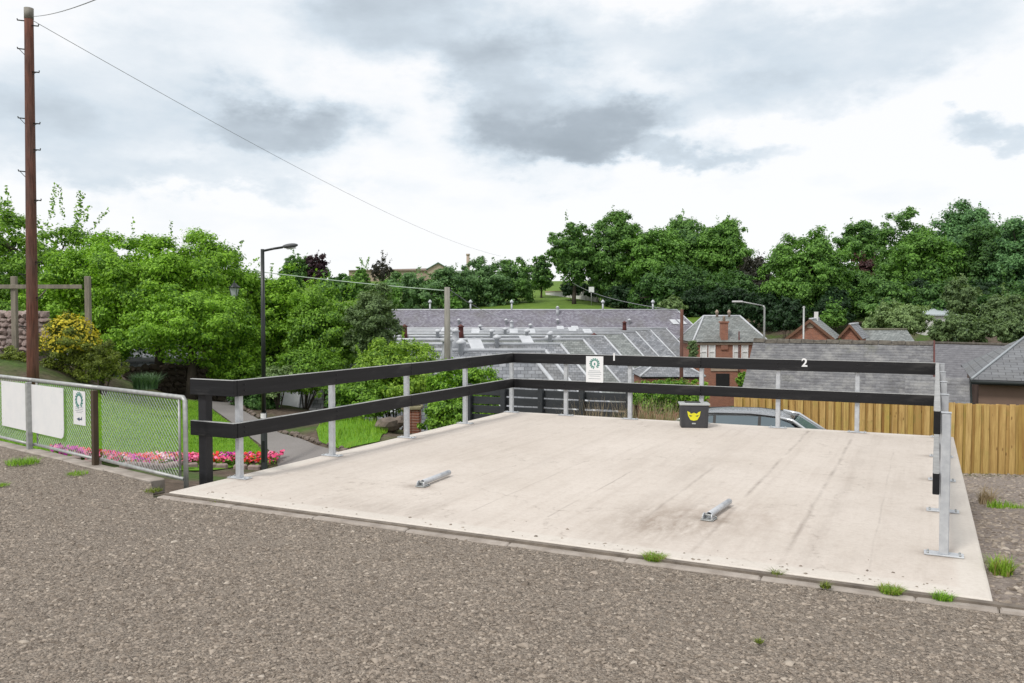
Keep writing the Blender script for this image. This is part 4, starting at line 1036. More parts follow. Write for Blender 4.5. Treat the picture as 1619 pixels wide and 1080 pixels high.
c = t.mix(t.ramp(n_c.outputs['Fac'], [(.47, 0), (.62, .65)]), c, (.33, .328, .32))
c = t.mix(t.ramp(n_b.outputs['Fac'], [(.58, 0), (.72, .55)]), c, (.12, .125, .075))
t.col(c); t.bump(n_a.outputs['Fac'], .35, .02); M_slatebit = t.m
M_slatebit2 = mat('even grey slates', (.125, .125, .14), (.20, .20, .215), 5, .6, .3, 20)
def slates(parent, ln, run, fall, sw_=.23, name='slates', x0=0.0, flip=1, y0=0, z0=0, m=None):
    """overlapping slates on the slope that faces local -y"""
    sl = math.hypot(run, fall); ey = Vector((0, -run * flip, -fall)).normalized(); n = Vector((0, -fall * flip, run)).normalized(); ex = Vector((1, 0, 0))
    CR = .15; rows = int(sl / CR); V_, F_ = [], []
    for r_ in range(rows + 1):
        d0 = r_ * CR; off = (r_ % 2) * sw_ / 2
        x = x0 - off
        while x < x0 + ln:
            xa_, xb_ = max(x, x0), min(x + sw_ - .006, x0 + ln)
            if xb_ - xa_ > .04:
                lift = .005 + random.random() * .008; sk = random.uniform(-.006, .006); dl = random.uniform(-.012, .012)
                b0 = len(V_)
                for (xx, dd, hh2) in ((xa_, d0 - .06, .002), (xb_, d0 - .06, .002), (xb_, d0 + CR + dl + sk, lift), (xa_, d0 + CR + dl - sk, lift)):
                    p = Vector((0, y0, z0)) + ex * xx + ey * dd + n * (hh2 + .0)
                    V_.append(p)
                for (xx, dd) in ((xb_, d0 + CR + dl + sk), (xa_, d0 + CR + dl - sk)):
                    V_.append(Vector((0, y0, z0)) + ex * xx + ey * dd - n * .004)
                F_ += [(b0, b0 + 3, b0 + 2, b0 + 1), (b0 + 3, b0 + 5, b0 + 4, b0 + 2)]
            x += sw_
    me = np_mesh(name, np.array([tuple(p) for p in V_]), np.array(F_))
    return tag(link(name, me, m or M_slatebit, parent), kind='stuff')
bm = NB()
roof_slab(bm, [(-.0, -run, hb - fall), (rlen, -run, hb - fall), (rlen, 0, hb), (0, 0, hb)], .08); roof_slab(bm, [(rlen, run, hb - fall), (0, run, hb - fall), (0, 0, hb), (rlen, 0, hb)], .08)
rf = obj('roof', bm, M_slate, nb_)
slates(rf, rlen, run, fall, z0=hb + .004)
# ridge tiles, each a piece
M_ridge = mat('mossy ridge tile', (.05, .042, .035), (.15, .135, .11), 8, .9, .4, 30)
nt = int(rlen / .42); 
for i in range(nt):
    bm = NB(); x0 = i * rlen / nt
    prism(bm, [(x0, -.17, hb - .085), (x0, -.1, hb + .005), (x0, 0, hb + .06), (x0, .1, hb + .005), (x0, .17, hb - .085), (x0, 0, hb - .0)], (rlen / nt - .015, 0, 0))
    for v_ in bm.verts: v_.co.z += random.uniform(-.02, .025)
    obj('ridge_tile', bm, M_ridge, rf)
bm = NB(); prism(bm, [(.12, -run + .2, -.6), (.12, run - .2, -.6), (.12, run - .2, hb - fall + .05), (.12, 0, hb - .12), (.12, -run + .2, hb - fall + .05)], (rlen - .24, 0, 0)); obj('wall', bm, M_brick, nb_)
for s_ in (-1, 1):
    bm = NB(); prism(bm, [(rlen + .005, s_ * (run + .05), hb - fall - .2), (rlen + .005, s_ * (run + .05), hb - fall + .06), (rlen + .005, 0, hb + .08), (rlen + .005, 0, hb - .2)], (.05, 0, 0)); obj('bargeboard', bm, M_trim, nb_)
# lower lean-to roof at its right end
a = P(1470, 598, 25.6); b = P(1534, 600, 24.6)
ll = 2.0
lt_ = thing('lean_to', 'low lean-to with slate roof and dark bargeboard at the barn end', 'building', (a.x - .6, a.y + .3, a.z - 3.2), -PHI)
aln = ((b - Vector((a.x - .6, a.y + .3, 0))).dot(U))
bm = NB(); roof_slab(bm, [(0, -1.8, 3.2 - 1.25), (aln, -1.8, 3.2 - 1.25), (aln, 0, 3.2), (0, 0, 3.2)], .07); rf = obj('roof', bm, M_slate, lt_)
slates(rf, aln, 1.8, 1.25, z0=3.204)
bm = NB(); prism(bm, [(.1, -1.6, -.6), (.1, -.02, -.6), (.1, -.02, 3.1), (.1, -1.6, 1.95)], (aln - .2, 0, 0)); obj('wall', bm, M_brick, lt_)
bm = NB(); prism(bm, [(aln + .004, -1.9, 1.70), (aln + .004, -1.9, 1.95), (aln + .004, 0, 3.26), (aln + .004, 0, 2.98)], (.05, 0, 0)); obj('bargeboard', bm, M_lampblk, lt_)
# slate roof further back on the right
a, b = P(1470, 543, 36), P(1640, 543, 33)
sb_ = thing('slate_shed', 'plain grey slate roofed shed between the barn and the brown hall', 'building', (a.x, a.y, a.z - 4.6), math.atan2(b.y - a.y, b.x - a.x))
ln_ = math.hypot(b.x - a.x, b.y - a.y) + 1
bm = NB(); roof_slab(bm, [(0, -4.6, 4.6 - 3.0), (ln_, -4.6, 4.6 - 3.0), (ln_, 0, 4.6), (0, 0, 4.6)], .08); roof_slab(bm, [(ln_, 4.6, 4.6 - 3.0), (0, 4.6, 4.6 - 3.0), (0, 0, 4.6), (ln_, 0, 4.6)], .08); rf = obj('roof', bm, M_slate, sb_)
slates(rf, ln_, 4.6, 3.0, .28, z0=4.604, m=M_slatebit2)
bm = NB(); tube(bm, [(0, 0, 4.63), (ln_, 0, 4.63)], .07, 6); obj('ridge_tile', bm, M_ridge, rf)
bm = NB(); prism(bm, [(.12, -4.3, -.6), (.12, 4.3, -.6), (.12, 4.3, 1.62), (.12, 0, 4.45), (.12, -4.3, 1.62)], (ln_ - .24, 0, 0)); obj('wall', bm, M_brick, sb_)
# brown walled hall with hipped slate roof at the far right
e0 = P(1536, 600, 24.5); e1 = P(1536, 600, 24.5) + U * 7.5
hip_top = P(1622, 532, 27.2)
hg_ = e0.z - 2.7
hall = thing('brown_hall', 'brown walled hall with smooth grey hipped slate roof at the right edge', 'building', (e0.x, e0.y, hg_), -PHI)
ht = hip_top - Vector((e0.x, e0.y, hg_)); hu, hv = ht.dot(U), ht.dot(V)
bm = NB(); q0 = Vector((0, 0, 2.7)); q1 = Vector((7.5, 0, 2.7)); r0 = Vector((hu, hv, ht.z)); r1 = Vector((7.5, hv, ht.z)); q3 = Vector((0, 2 * hv, 2.7)); q4 = Vector((7.5, 2 * hv, 2.7))
roof_slab(bm, [q0, q1, r1, r0], .08); roof_slab(bm, [q3, q0, r0], .08); roof_slab(bm, [q4, q3, r0, r1], .08); rf = obj('roof', bm, slatemat('smooth grey slate', (.13, .135, .145), (.17, .178, .19), (.21, .218, .23), .36, .22), hall)
bm = NB(); tube(bm, [q0 + Vector((0, 0, .02)), r0 + Vector((0, 0, .02))], .035, 6); tube(bm, [r0 + Vector((0, 0, .02)), r1 + Vector((0, 0, .02))], .035, 6); obj('ridge_flashing', bm, M_ink, rf)
bm = NB(); sl_ = (r0 - q0); pv = Vector((1.45, .58, 2.7 + .58 * (ht.z - 2.7) / hv + .03)); bx(bm, pv, (.18, .10, .06)); obj('roof_vent', bm, M_lampblk, rf)
bm = NB(); bx(bm, (3.85, hv, 1.1), (7.3, 2 * hv - .5, 3.1)); obj('wall', bm, M_render, hall)
bm = NB(); tube(bm, [(-.02, -.05, 2.62), (7.5, -.05, 2.6)], .06, 8); obj('gutter', bm, M_lampblk, hall)

# ------------------------------------------------------------------ timber board fence
t = NT('new fence timber'); t.set(Roughness=.75, Specular_IOR_Level=.3)
oi = t.n('ShaderNodeObjectInfo'); n_a = t.noise(5, 6, .65, sc=(5, 5, .35)); n_b = t.noise(2.2, 4, .6)
mpv = t.n('ShaderNodeVectorMath', operation='ADD'); t.l(t.tc.outputs['Object'], mpv.inputs[0]); cbx = t.n('ShaderNodeCombineXYZ'); t.l(t.math('MULTIPLY', oi.outputs['Random'], 40), cbx.inputs[0]); t.l(t.math('MULTIPLY', oi.outputs['Random'], 17), cbx.inputs[2]); t.l(cbx.outputs[0], mpv.inputs[1])
n_a = t.noise(5, 6, .65, vec=mpv.outputs[0], sc=(5, 5, .35)); n_b = t.noise(2.2, 4, .6, vec=mpv.outputs[0])
c1 = t.ramp(oi.outputs['Random'], [(0, (0.440, 0.285, 0.094)), (.3, (0.572, 0.376, 0.132)), (.6, (0.638, 0.445, 0.176)), (.85, (0.506, 0.365, 0.099)), (1, (0.374, 0.205, 0.066))])
c = t.mix(t.ramp(n_a.outputs['Fac'], [(.35, 0), (.72, .75)]), c1, (.27, .135, .04))
c = t.mix(t.ramp(n_b.outputs['Fac'], [(.55, 0), (.72, .6)]), c, (.33, .30, .08))
kn = t.n('ShaderNodeTexVoronoi'); kn.inputs['Scale'].default_value = 1.0; kmp = t.n('ShaderNodeMapping'); kmp.inputs['Scale'].default_value = (7, 1, 2.4); t.l(mpv.outputs[0], kmp.inputs[0]); t.l(kmp.outputs[0], kn.inputs['Vector'])
c = t.mix(t.ramp(kn.outputs['Distance'], [(.06, .8), (.13, 0)]), c, (.16, .075, .025))
t.col(c); t.bump(n_a.outputs['Fac'], .3, .01); M_plank = t.m
fa = P(1165, 627, 22.0); fb_ = P(1640, 640.5, 19.9)
fd = fb_ - fa; fd.z = 0; fln = fd.length; fdir = fd.normalized()
tf = thing('timber_fence', 'tall new golden timber fence of overlapping upright boards', 'fence', (fa.x, fa.y, fa.z), math.atan2(fdir.y, fdir.x))
gbot = [tz1(fa.x + fdir.x * q, fa.y + fdir.y * q) - fa.z for q in (0, fln / 2, fln)]
nbd = int((fln + 1.0) / .0925); step = .0925
meshes = []
for i in range(6):
    bm = NB(); bx(bm, (0, 0, -.9), (.118 if i % 2 == 0 else .124, .02, 1.8), bev=.003)
    for v_ in bm.verts: v_.co += Vector((random.uniform(-.004, .004), random.uniform(-.003, .003), random.uniform(-.008, .008)))
    me = bpy.data.meshes.new('fence_board'); bm.to_mesh(me); bm.free(); me.materials.append(M_plank); meshes.append(me)
for i in range(nbd):
    b = bpy.data.objects.new('fence_board', random.choice(meshes)); COL.objects.link(b); b.parent = tf
    b.location = (i * step + random.uniform(-.012, .012), -.058 if i % 2 else .0, random.uniform(-.014, .014) - (.0 if i % 2 else .012)); b.rotation_euler = (0, random.uniform(-.008, .008), 0)
for z in (-.35, -1.3):
    bm = NB(); bx(bm, (fln / 2, .045, z), (fln + .6, .04, .09)); obj('fence_rail', bm, M_plank, tf)
for q in np.arange(.4, fln, 2.4):
    bm = NB(); bx(bm, (q, .12, -1.15), (.1, .1, 2.2)); obj('fence_post', bm, M_plank, tf)

# ------------------------------------------------------------------ dark boarded fence behind the pad
M_dfence = mat('dark stained boards', (.022, .026, .03), (.04, .045, .05), 5, .7, .3, 30, sc=(.2, 1, 1))
da = P(740, 612, 17.0); db = P(1000, 628, 15.6)
dd_ = db - da; dd_.z = 0; dln = dd_.length
df = thing('boarded_fence', 'dark stained fence of gapped horizontal boards behind the back rail', 'fence', (da.x, da.y, da.z), math.atan2(dd_.y, dd_.x))
for i in range(6):
    for (a0, a1) in ((0, .82), (.83, 1.62), (1.63, 2.46), (2.47, dln)):
        if i == 0 and False: continue
        bm = NB(); bx(bm, ((a0 + a1) / 2, 0, -.075 - i * .178), (a1 - a0, .022, .145), bev=.003)
        for v_ in bm.verts: v_.co.z += random.uniform(-.006, .006)
        obj('fence_board', bm, M_dfence, df)
    
for q in (.06, .82, 1.62, 2.46, dln - .05):
    bm = NB(); bx(bm, (q, -.065, -.55), (.10, .10, 1.25), bev=.006); obj('fence_post', bm, M_dfence, df)

# ------------------------------------------------------------------ brick pier, boulders, walls
D = 23.5; a = P(652, 646, D); g0 = min(tz1(a.x, D), a.z - 1.0)
pier = thing('brick_pier', 'short red brick gate pier with stone cap beside the stone wall', 'pier', (a.x, D, g0))
ph = a.z - g0
bmeshs = []
for i in range(4):
    bm = NB(); bx(bm, (0, 0, 0), (.205, .10, .066), bev=.006)
    for v_ in bm.verts: v_.co += Vector((random.uniform(-.004, .004), random.uniform(-.004, .004), random.uniform(-.003, .003)))
    me = bpy.data.meshes.new('brick'); bm.to_mesh(me); bm.free(); me.materials.append(M_brick); bmeshs.append(me)
bm = NB(); bx(bm, (0, 0, ph / 2 - .1), (.40, .40, ph - .02)); obj('core', bm, mat('lime mortar', (.32, .27, .23), (.25, .21, .18), 9, .95), pier)
kk = 0
for r_ in range(int(ph / .077)):
    z = ph - .05 - r_ * .077
    for face in range(4):
        for j in (-1, 1):
            b = bpy.data.objects.new('brick', random.choice(bmeshs)); COL.objects.link(b); b.parent = pier
            sh2 = .105 if r_ % 2 else .09
            lx, ly = j * .107 + (.0), -.178
            ang = face * math.pi / 2
            b.location = (lx * math.cos(ang) - ly * math.sin(ang), lx * math.sin(ang) + ly * math.cos(ang), z); b.rotation_euler = (0, 0, ang)
bm = NB(); bx(bm, (0, 0, ph + .035), (.56, .56, .09), bev=.015); lathe(bm, [(.26, ph + .08), (.16, ph + .15), (.02, ph + .17)], seg=4)
obj('cap_stone', bm, mat('mossy cap stone', (.30, .27, .17), (.22, .2, .12), 8, .9, .4, 30), pier)

def rock_mesh(s, sd, flat=.7, sub=2):
    bm = NB(); bmesh.ops.create_icosphere(bm, subdivisions=sub, radius=1.0)
    for v_ in bm.verts:
        k_ = 1 + .45 * mnoise.noise(v_.co * 1.3 + Vector((sd, sd * 2, 0))) + .15 * mnoise.noise(v_.co * 4 + Vector((sd, 0, sd)))
        v_.co *= k_; v_.co.z *= flat; v_.co *= s
    me = bpy.data.meshes.new('rock'); bm.to_mesh(me); bm.free(); return me
M_rock = mat('grey brown rock', (.20, .16, .13), (.10, .08, .065), 5, .9, .6, 16)
M_rockp = mat('pinkish rubble stone', (.36, .28, .255), (.20, .15, .135), 4, .9, .6, 14)
for (px, py, s, lab) in ((612, 668, .34, 'large grey boulder left of the brick pier'), (590, 684, .27, 'brown boulder at the foot of the grass mound'), (632, 664, .22, 'small boulder touching the brick pier')):
    p = T(px, py + 8, 18) if False else P(px, py, 22.6)
    me = rock_mesh(s, px * .1); me.materials.append(M_rock); o = bpy.data.objects.new('boulder', me); COL.objects.link(o); o.location = (p.x, p.y, p.z - s * .2); tag(o, lab, 'boulder')
# stones edging the right side of the path
ed = thing('stone_edging', 'row of small brown stones edging the tarmac path', 'edging', pr[3])
rocks = []
for i in range(5):
    me = rock_mesh(.13, i * 3.1, .65, 1); me.materials.append(M_rock); rocks.append(me)
for i in range(len(pr) - 1):
    a, b = pr[i], pr[i + 1]; n = max(1, int((b - a).length / .24))
    for j in range(n):
        p = a.lerp(b, j / n) + Vector((random.uniform(.02, .16), random.uniform(0, .1), 0)); o = bpy.data.objects.new('stone', random.choice(rocks)); COL.objects.link(o); o.parent = ed
        o.location = Vector((p.x, p.y, tz1(p.x, p.y) + .05)) - pr[3]; o.scale = [random.uniform(.45, .95)] * 3; o.rotation_euler = (0, 0, random.random() * 6)
def rubble_wall(name, label, p0, p1, h, course, mlist, coping=None, stuff=False, thick=.35):
    d = p1 - p0; d.z = 0; ln = d.length; rz = math.atan2(d.y, d.x)
    g = thing(name, label, 'wall', p0, rz)
    bm = NB(); bx(bm, (ln / 2, thick / 2, h / 2 - .3), (ln, thick - .06, h + .5)); obj('core', bm, mat('wall mortar', (.17, .14, .12), (.12, .10, .085), 6, .95), g)
    ms = []
    for i in range(6):
        me = rock_mesh(.62, i * 4.7 + .3, .95, 2); me.name = 'stone'; me.materials.append(mlist[i % len(mlist)]); ms.append(me)
    z = 0
    bmj = NB() if stuff else None
    while z < h:
        ch_ = course * random.uniform(.75, 1.25); x = random.uniform(-.2, 0)
        while x < ln:
            w_ = course * random.uniform(1.0, 2.2)
            Mx = Matrix.Translation((x + w_ / 2, .06 + random.uniform(-.03, .02), z + ch_ / 2 + random.uniform(-.03, .03))) @ Matrix.Rotation(random.uniform(-.25, .25), 4, 'Y') @ Matrix.Diagonal((w_ * 1.0, .26, ch_ * 1.05, 1))
            me = random.choice(ms)
            if stuff:
                vm = [bmj.verts.new(Mx @ v_.co) for v_ in me.vertices]
                for pg in me.polygons: bmj.faces.new([vm[i] for i in pg.vertices]).material_index = 0
            else:
                o = bpy.data.objects.new('stone', me); COL.objects.link(o); o.parent = g; o.matrix_local = Mx
            x += w_
        z += ch_
    if stuff: tag(obj('stones', bmj, mlist[0], g), kind='stuff')
    return g
a = P(-75, 566, 29); b = P(66, 572, 27.5); a.z = tz1(a.x, a.y) - .1; b.z = a.z
rubble_wall('rubble_wall', 'pinkish rubble stone wall left of the telegraph pole', a, b, P(20, 502, 28).z - a.z, .19, [M_rockp, mat('pale rubble stone', (.40, .33, .30), (.27, .21, .19), 4, .9, .5, 14), M_rockp])
M_dwall = mat('stone with painted tree shade', (.085, .065, .045), (.045, .036, .028), 4, .95, .6, 14)  # wall stone darkened to paint in the shade of the trees
a = T(196, 604); b = P(388, 628, 34); a = P(200, 600, 30); a.z = tz1(a.x, a.y); b.z = tz1(b.x, b.y)
rubble_wall('shaded_wall', 'dark brown stone wall under the trees behind the lawn', Vector((a.x, a.y, min(a.z, b.z))), b, 1.7, .22, [M_dwall], stuff=True)

# ------------------------------------------------------------------ foliage
def leaf_quads(c, nrm, s, wid=.55):
    """rhombus leaves: centres c (n,3), normals nrm (n,3), sizes s (n)"""
    n = len(c); a = rng.normal(size=(n, 3)); tdir = np.cross(nrm, a); tdir /= np.linalg.norm(tdir, axis=1, keepdims=True) + 1e-9
    b = np.cross(nrm, tdir)
    s = s[:, None]
    v_ = np.stack([c - tdir * s * .5, c + b * s * wid * .5 + nrm * s * .08, c + tdir * s * .5, c - b * s * wid * .5 + nrm * s * .08], 1)
    return v_.reshape(-1, 3), np.arange(n * 4).reshape(n, 4)
def unit(n):
    d = rng.normal(size=(n, 3)); return d / np.linalg.norm(d, axis=1, keepdims=True)
def foliage(c, Rd, nclump, leaf, nleaf, rc=.3, flat=.8, shoots=0, shoot_len=.8, fill=.25, drop=0.0, low=-.75):
    """crown of leaf clumps in an ellipsoid; returns verts, faces, clump centres (all relative to c=0)"""
    Rd = np.array(Rd, float); rm = Rd.mean()
    d = unit(nclump * 3); d = d[d[:, 2] > low][:nclump]
    m_ = len(d)
    r = rc * rm * (.6 + .8 * rng.random(m_))
    frac = (.30 + .70 * rng.random(m_) ** .5)
    frac = np.minimum(frac, 1.02 - r / rm * .75)
    sd_ = rng.random(3) * 40
    frac = frac * np.array([1 + .38 * mnoise.noise((q[0] * 1.5 + sd_[0], q[1] * 1.5 + sd_[1], q[2] * 1.5 + sd_[2])) for q in d])
    cc = d * Rd * frac[:, None]
    cc[:, 2] -= drop * Rd[2] * (np.hypot(d[:, 0], d[:, 1]) ** 2)
    w = r ** 2; w /= w.sum()
    k_ = rng.choice(m_, nleaf, p=w)
    dl = unit(nleaf); rad = r[k_] * (rng.random(nleaf) ** .45) * (1 + .18 * rng.normal(size=nleaf))
    off = dl * rad[:, None]; off[:, 2] *= flat
    pos = cc[k_] + off
    cd = pos / Rd; cd /= np.linalg.norm(cd, axis=1, keepdims=True) + 1e-6
    nr = dl * .6 + cd * .5 + unit(nleaf) * .6 + np.array([0, 0, .4]); nr /= np.linalg.norm(nr, axis=1, keepdims=True)
    sz = leaf * (.55 + .9 * rng.random(nleaf))
    P_, N_, S_ = [pos], [nr], [sz]
    nf = int(nleaf * fill)
    if nf:
        p2 = unit(nf) * Rd * (rng.random(nf) ** .5 * .8)[:, None]; P_.append(p2); N_.append(unit(nf)); S_.append(leaf * (.8 + rng.random(nf)))
    for i in range(shoots):
        a = rng.random() * 6.283; e_ = rng.random() * .9 + .35
        d0 = np.array([math.cos(a) * math.cos(e_), math.sin(a) * math.cos(e_), math.sin(e_)])
        st = d0 * Rd * .85; dr = d0 * .55 + np.array([0, 0, .6]) + unit(1)[0] * .35; dr /= np.linalg.norm(dr)
        ln = shoot_len * (.5 + rng.random()); m2 = max(6, int(ln / leaf * 4)); q = np.linspace(0, 1, m2)
        pp = st + dr * (q * ln)[:, None] + np.array([0, 0, -.25]) * (q ** 2 * ln)[:, None] * (rng.random() < .5) + unit(m2) * leaf * .55
        P_.append(pp); N_.append(unit(m2)); S_.append(leaf * (.7 + .6 * rng.random(m2)))
    v_, f_ = leaf_quads(np.concatenate(P_), np.concatenate(N_), np.concatenate(S_))
    return v_, f_, cc
def grow(name, label, cat, px, top, bot, hw, D, m, leaf, nleaf, nclump=45, rc=.30, flat=.7, shoots=0, shoot_len=.8, depth=.9, trunk=True, fill=.25, group=None, bark=None, tr=None, drop=0.0, low=-.75, extra=None, limbs=9):
    cz0, cz1 = P(px, bot, D).z, P(px, top, D).z; x = P(px, top, D).x
    g0 = tz1(x, D); rx = hw * D / F; c = Vector((x, D, (cz0 + cz1) / 2)); rz_ = (cz1 - cz0) / 2
    g0 = min(g0, cz0 + .2); leaf *= .74; nleaf = int(nleaf * 2.1); nclump = int(nclump * 3.0); rc *= .60
    g = thing(name, label, cat, (x, D, g0), 0, group)
    v_, f_, cc = foliage((0, 0, 0), (rx, rx * depth, rz_), nclump, leaf, nleaf, rc, flat, shoots, shoot_len, fill, drop, low)
    v_ = v_ + np.array([0, 0, c.z - g0])
    k_ = v_[:, 2] < .02; v_[k_, 2] = .02 + rng.random(k_.sum()) * .1
    cr_ = link('crown' if trunk else 'foliage', np_mesh('crown', v_, f_), LM[m], g)
    if extra: extra(g, cc, c, g0, rx, rz_)
    hc = c.z - g0
    bm = NB()
    if trunk:
        r0 = tr or max(.08, rx * .075)
        tube(bm, [(0, 0, -.4), (0, 0, hc * .15), (rx * .03, 0, hc * .55), (rx * .0, rx * .03, hc + rz_ * .35)], [r0 * 1.35, r0, r0 * .8, r0 * .3], 9)
        for i in range(min(limbs, len(cc))):
            q = cc[int(i * len(cc) / limbs)]; s0 = Vector((0, 0, max(.3, hc - rz_ * (.75 - .9 * (i / limbs))))); e_ = Vector((q[0], q[1], hc + q[2]))
            mid = s0.lerp(e_, .5) + Vector((0, 0, .08 * rx))
            tube(bm, [s0, mid, e_], [r0 * .45, r0 * .3, r0 * .08], 6)
        obj('trunk', bm, bark or M_bark, g)
    else:
        for i in range(7):
            q = cc[i * len(cc) // 7]; tube(bm, [(q[0] * .1, q[1] * .1, -.1), (q[0] * .5, q[1] * .5, hc * .6), (q[0], q[1], max(.1, hc + q[2] * .8))], [.03, .022, .008], 5)
        obj('stems', bm, M_bark, g)
    return g

# left hand tree belt ---------------------------------------------------
LG = 'broadleaf trees left of the path'
grow('garden_tree', 'open sparse tree with twiggy top behind the telegraph pole', 'tree', 55, 322, 520, 120, 38, 'mid', .20, 9000, 34, .22, shoots=16, shoot_len=1.5, fill=.06, flat=.62, group=LG)
grow('garden_tree', 'light green tree directly right of the telegraph pole', 'tree', 140, 372, 560, 95, 33, 'fresh', .155, 15000, 50, .26, shoots=7, flat=.62, group=LG)
grow('garden_tree', 'broad bright green tree between telegraph pole and lantern lamp', 'tree', 248, 365, 575, 110, 32, 'fresh', .15, 21000, 60, .25, shoots=8, shoot_len=.8, flat=.62, group=LG)
grow('garden_tree', 'tall green tree behind the lantern lamp', 'tree', 335, 366, 580, 85, 34, 'fresh', .155, 15000, 52, .26, shoots=7, shoot_len=.9, flat=.62, group=LG)
grow('garden_tree', 'darker green tree under the bright ones by the dark wall', 'tree', 300, 455, 592, 105, 29.5, 'fresh', .13, 13000, 50, .24, flat=.62, group=LG, low=-.3)
grow('garden_tree', 'green tree rising behind the tall black street lamp', 'tree', 440, 424, 600, 78, 35, 'fresh', .155, 13000, 48, .27, shoots=8, flat=.62, group=LG)
grow('garden_tree', 'mid green tree right of the tall black street lamp', 'tree', 515, 450, 610, 72, 33, 'mid', .15, 12000, 46, .28, shoots=6, flat=.62, group=LG)
grow('garden_tree', 'round olive green tree standing left of the grey roofs', 'tree', 592, 448, 590, 46, 31, 'olive', .13, 9500, 38, .27, shoots=6, shoot_len=.5, flat=.62, group=LG)
grow('garden_tree', 'dark tree filling the gap at the far left edge', 'tree', -20, 400, 540, 90, 34, 'mid', .16, 9000, 42, .28, flat=.62, group=LG)
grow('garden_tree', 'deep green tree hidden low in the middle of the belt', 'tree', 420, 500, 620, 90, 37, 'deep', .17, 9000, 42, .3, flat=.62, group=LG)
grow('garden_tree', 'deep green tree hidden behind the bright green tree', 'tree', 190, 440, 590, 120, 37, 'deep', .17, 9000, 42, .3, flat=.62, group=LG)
BG = 'bushes round the path and pad'
grow('bush', 'lime green bush left of the pale wooden pole', 'bush', 625, 530, 668, 76, 25.5, 'lime', .115, 11000, 46, .25, trunk=False, group=BG, shoots=10, shoot_len=.4)
grow('bush', 'leafy green bush behind the left rail near the pad corner', 'bush', 735, 566, 690, 66, 22.5, 'fresh', .10, 10500, 44, .26, trunk=False, group=BG, shoots=10, shoot_len=.35)
grow('bush', 'green bush low behind the middle of the left rail', 'bush', 565, 590, 668, 58, 24.5, 'mid', .105, 7500, 36, .28, trunk=False, group=BG)
grow('bush', 'dark drooping fern leaved bush beside the brick pier', 'bush', 712, 622, 700, 50, 21.0, 'mid', .11, 5500, 34, .28, trunk=False, group=BG, drop=.3)
grow('bush', 'bright green bush left of the tall black lamp column', 'bush', 372, 535, 622, 48, 30, 'fresh', .12, 6500, 34, .27, trunk=False, group=BG)
grow('bush', 'mixed green bush right of the tall black lamp column', 'bush', 480, 548, 632, 66, 30, 'mid', .125, 8000, 40, .28, trunk=False, group=BG, shoots=8, shoot_len=.5)
grow('bush', 'pale straw green bush at the foot of the trees', 'bush', 440, 575, 630, 40, 28.5, 'willow', .10, 3500, 26, .28, trunk=False, group=BG)
grow('bush', 'dark ivy bush behind the lamp column base', 'bush', 400, 606, 668, 44, 28.5, 'deep', .11, 5000, 30, .28, trunk=False, group=BG)
grow('bush', 'dark green bush at the end of the boarded path bank', 'bush', 545, 610, 668, 36, 25.5, 'deep', .11, 3500, 26, .3, trunk=False, group=BG)
def bloom(g, cc, c, g0, rx, rz_):
    n = 2600; d = unit(n); d = d[d[:, 2] > -.05]; p = d * np.array([rx, rx * .9, rz_]) * (.85 + .2 * rng.random((len(d), 1))); p[:, 2] += c.z - g0
    v_, f_ = leaf_quads(p, d * .7 + unit(len(d)) * .5, .085 * (.6 + .8 * rng.random(len(d))), .8)
    tag(link('blossom', np_mesh('blossom', v_, f_), LM['bloom'], g), kind='stuff')
grow('flowering_shrub', 'rounded shrub covered in yellow bloom right of the telegraph pole', 'shrub', 110, 497, 606, 46, 25.2, 'yellow', .075, 7500, 36, .28, trunk=False, extra=bloom)
grow('bush', 'grassy green shrub right of the yellow flowering shrub', 'bush', 160, 538, 614, 38, 24.8, 'yellow', .075, 4500, 28, .28, trunk=False, group=BG)
grow('bush', 'low yellowish shrub at the foot of the pinkish wall', 'bush', 22, 548, 606, 36, 25, 'yellow', .075, 3000, 22, .28, trunk=False, group=BG)
grow('bush', 'green scrub on top of the pinkish stone wall', 'bush', 10, 476, 506, 38, 30, 'mid', .10, 2500, 20, .3, trunk=False, group=BG)
# spiky small shrub
def blades(n, x0, y0, rx, ry, h0, h1, w, lean, zf, seg=3):
    V_, F_ = [], []
    a = rng.random(n) * 6.283; rr = np.sqrt(rng.random(n)); X = x0 + rx * rr * np.cos(a); Y = y0 + ry * rr * np.sin(a); Z = zf(X, Y)
    hgt = h0 + (h1 - h0) * rng.random(n); az_ = rng.random(n) * 6.283; ln = lean * (.3 + rng.random(n)); wv = np.stack([np.sin(az_), -np.cos(az_), 0 * az_], 1) * w / 2
    out_ = np.stack([np.cos(az_), np.sin(az_), 0 * az_], 1)
    base = np.stack([X, Y, Z], 1)
    rows = []
    for i in range(seg + 1):
        q = i / seg; c = base + out_ * (ln * hgt * q * q)[:, None] + np.array([0, 0, 1.0]) * (hgt * (q - .25 * ln * q * q))[:, None]
        k_ = (1 - q * .92)
        rows.append((c - wv * k_, c + wv * k_))
    v_ = np.stack([p for r_ in rows for p in r_], 1)
    fl = np.array([(2 * i, 2 * i + 1, 2 * i + 3, 2 * i + 2) for i in range(seg)])
    f_ = (fl[None] + (np.arange(n) * 2 * (seg + 1))[:, None, None]).reshape(-1, 4)
    return v_.reshape(-1, 3), f_
def tuft(name, label, cat, p, n, r, h0, h1, w, lean, m, group=None, flat=False):
    g0 = p.z
    v_, f_ = blades(n, 0, 0, r, r, h0, h1, w, lean, lambda X, Y: 0 * X)
    o = link(name, np_mesh(name, v_, f_), LM[m]); o.location = p
    return tag(o, label, cat, group)
p = P(230, 615, 26.0)
tuft('spiky_shrub', 'small grey green spiky shrub at the lawn edge', 'shrub', p, 900, .34, .3, .62, .03, .8, 'spiky')

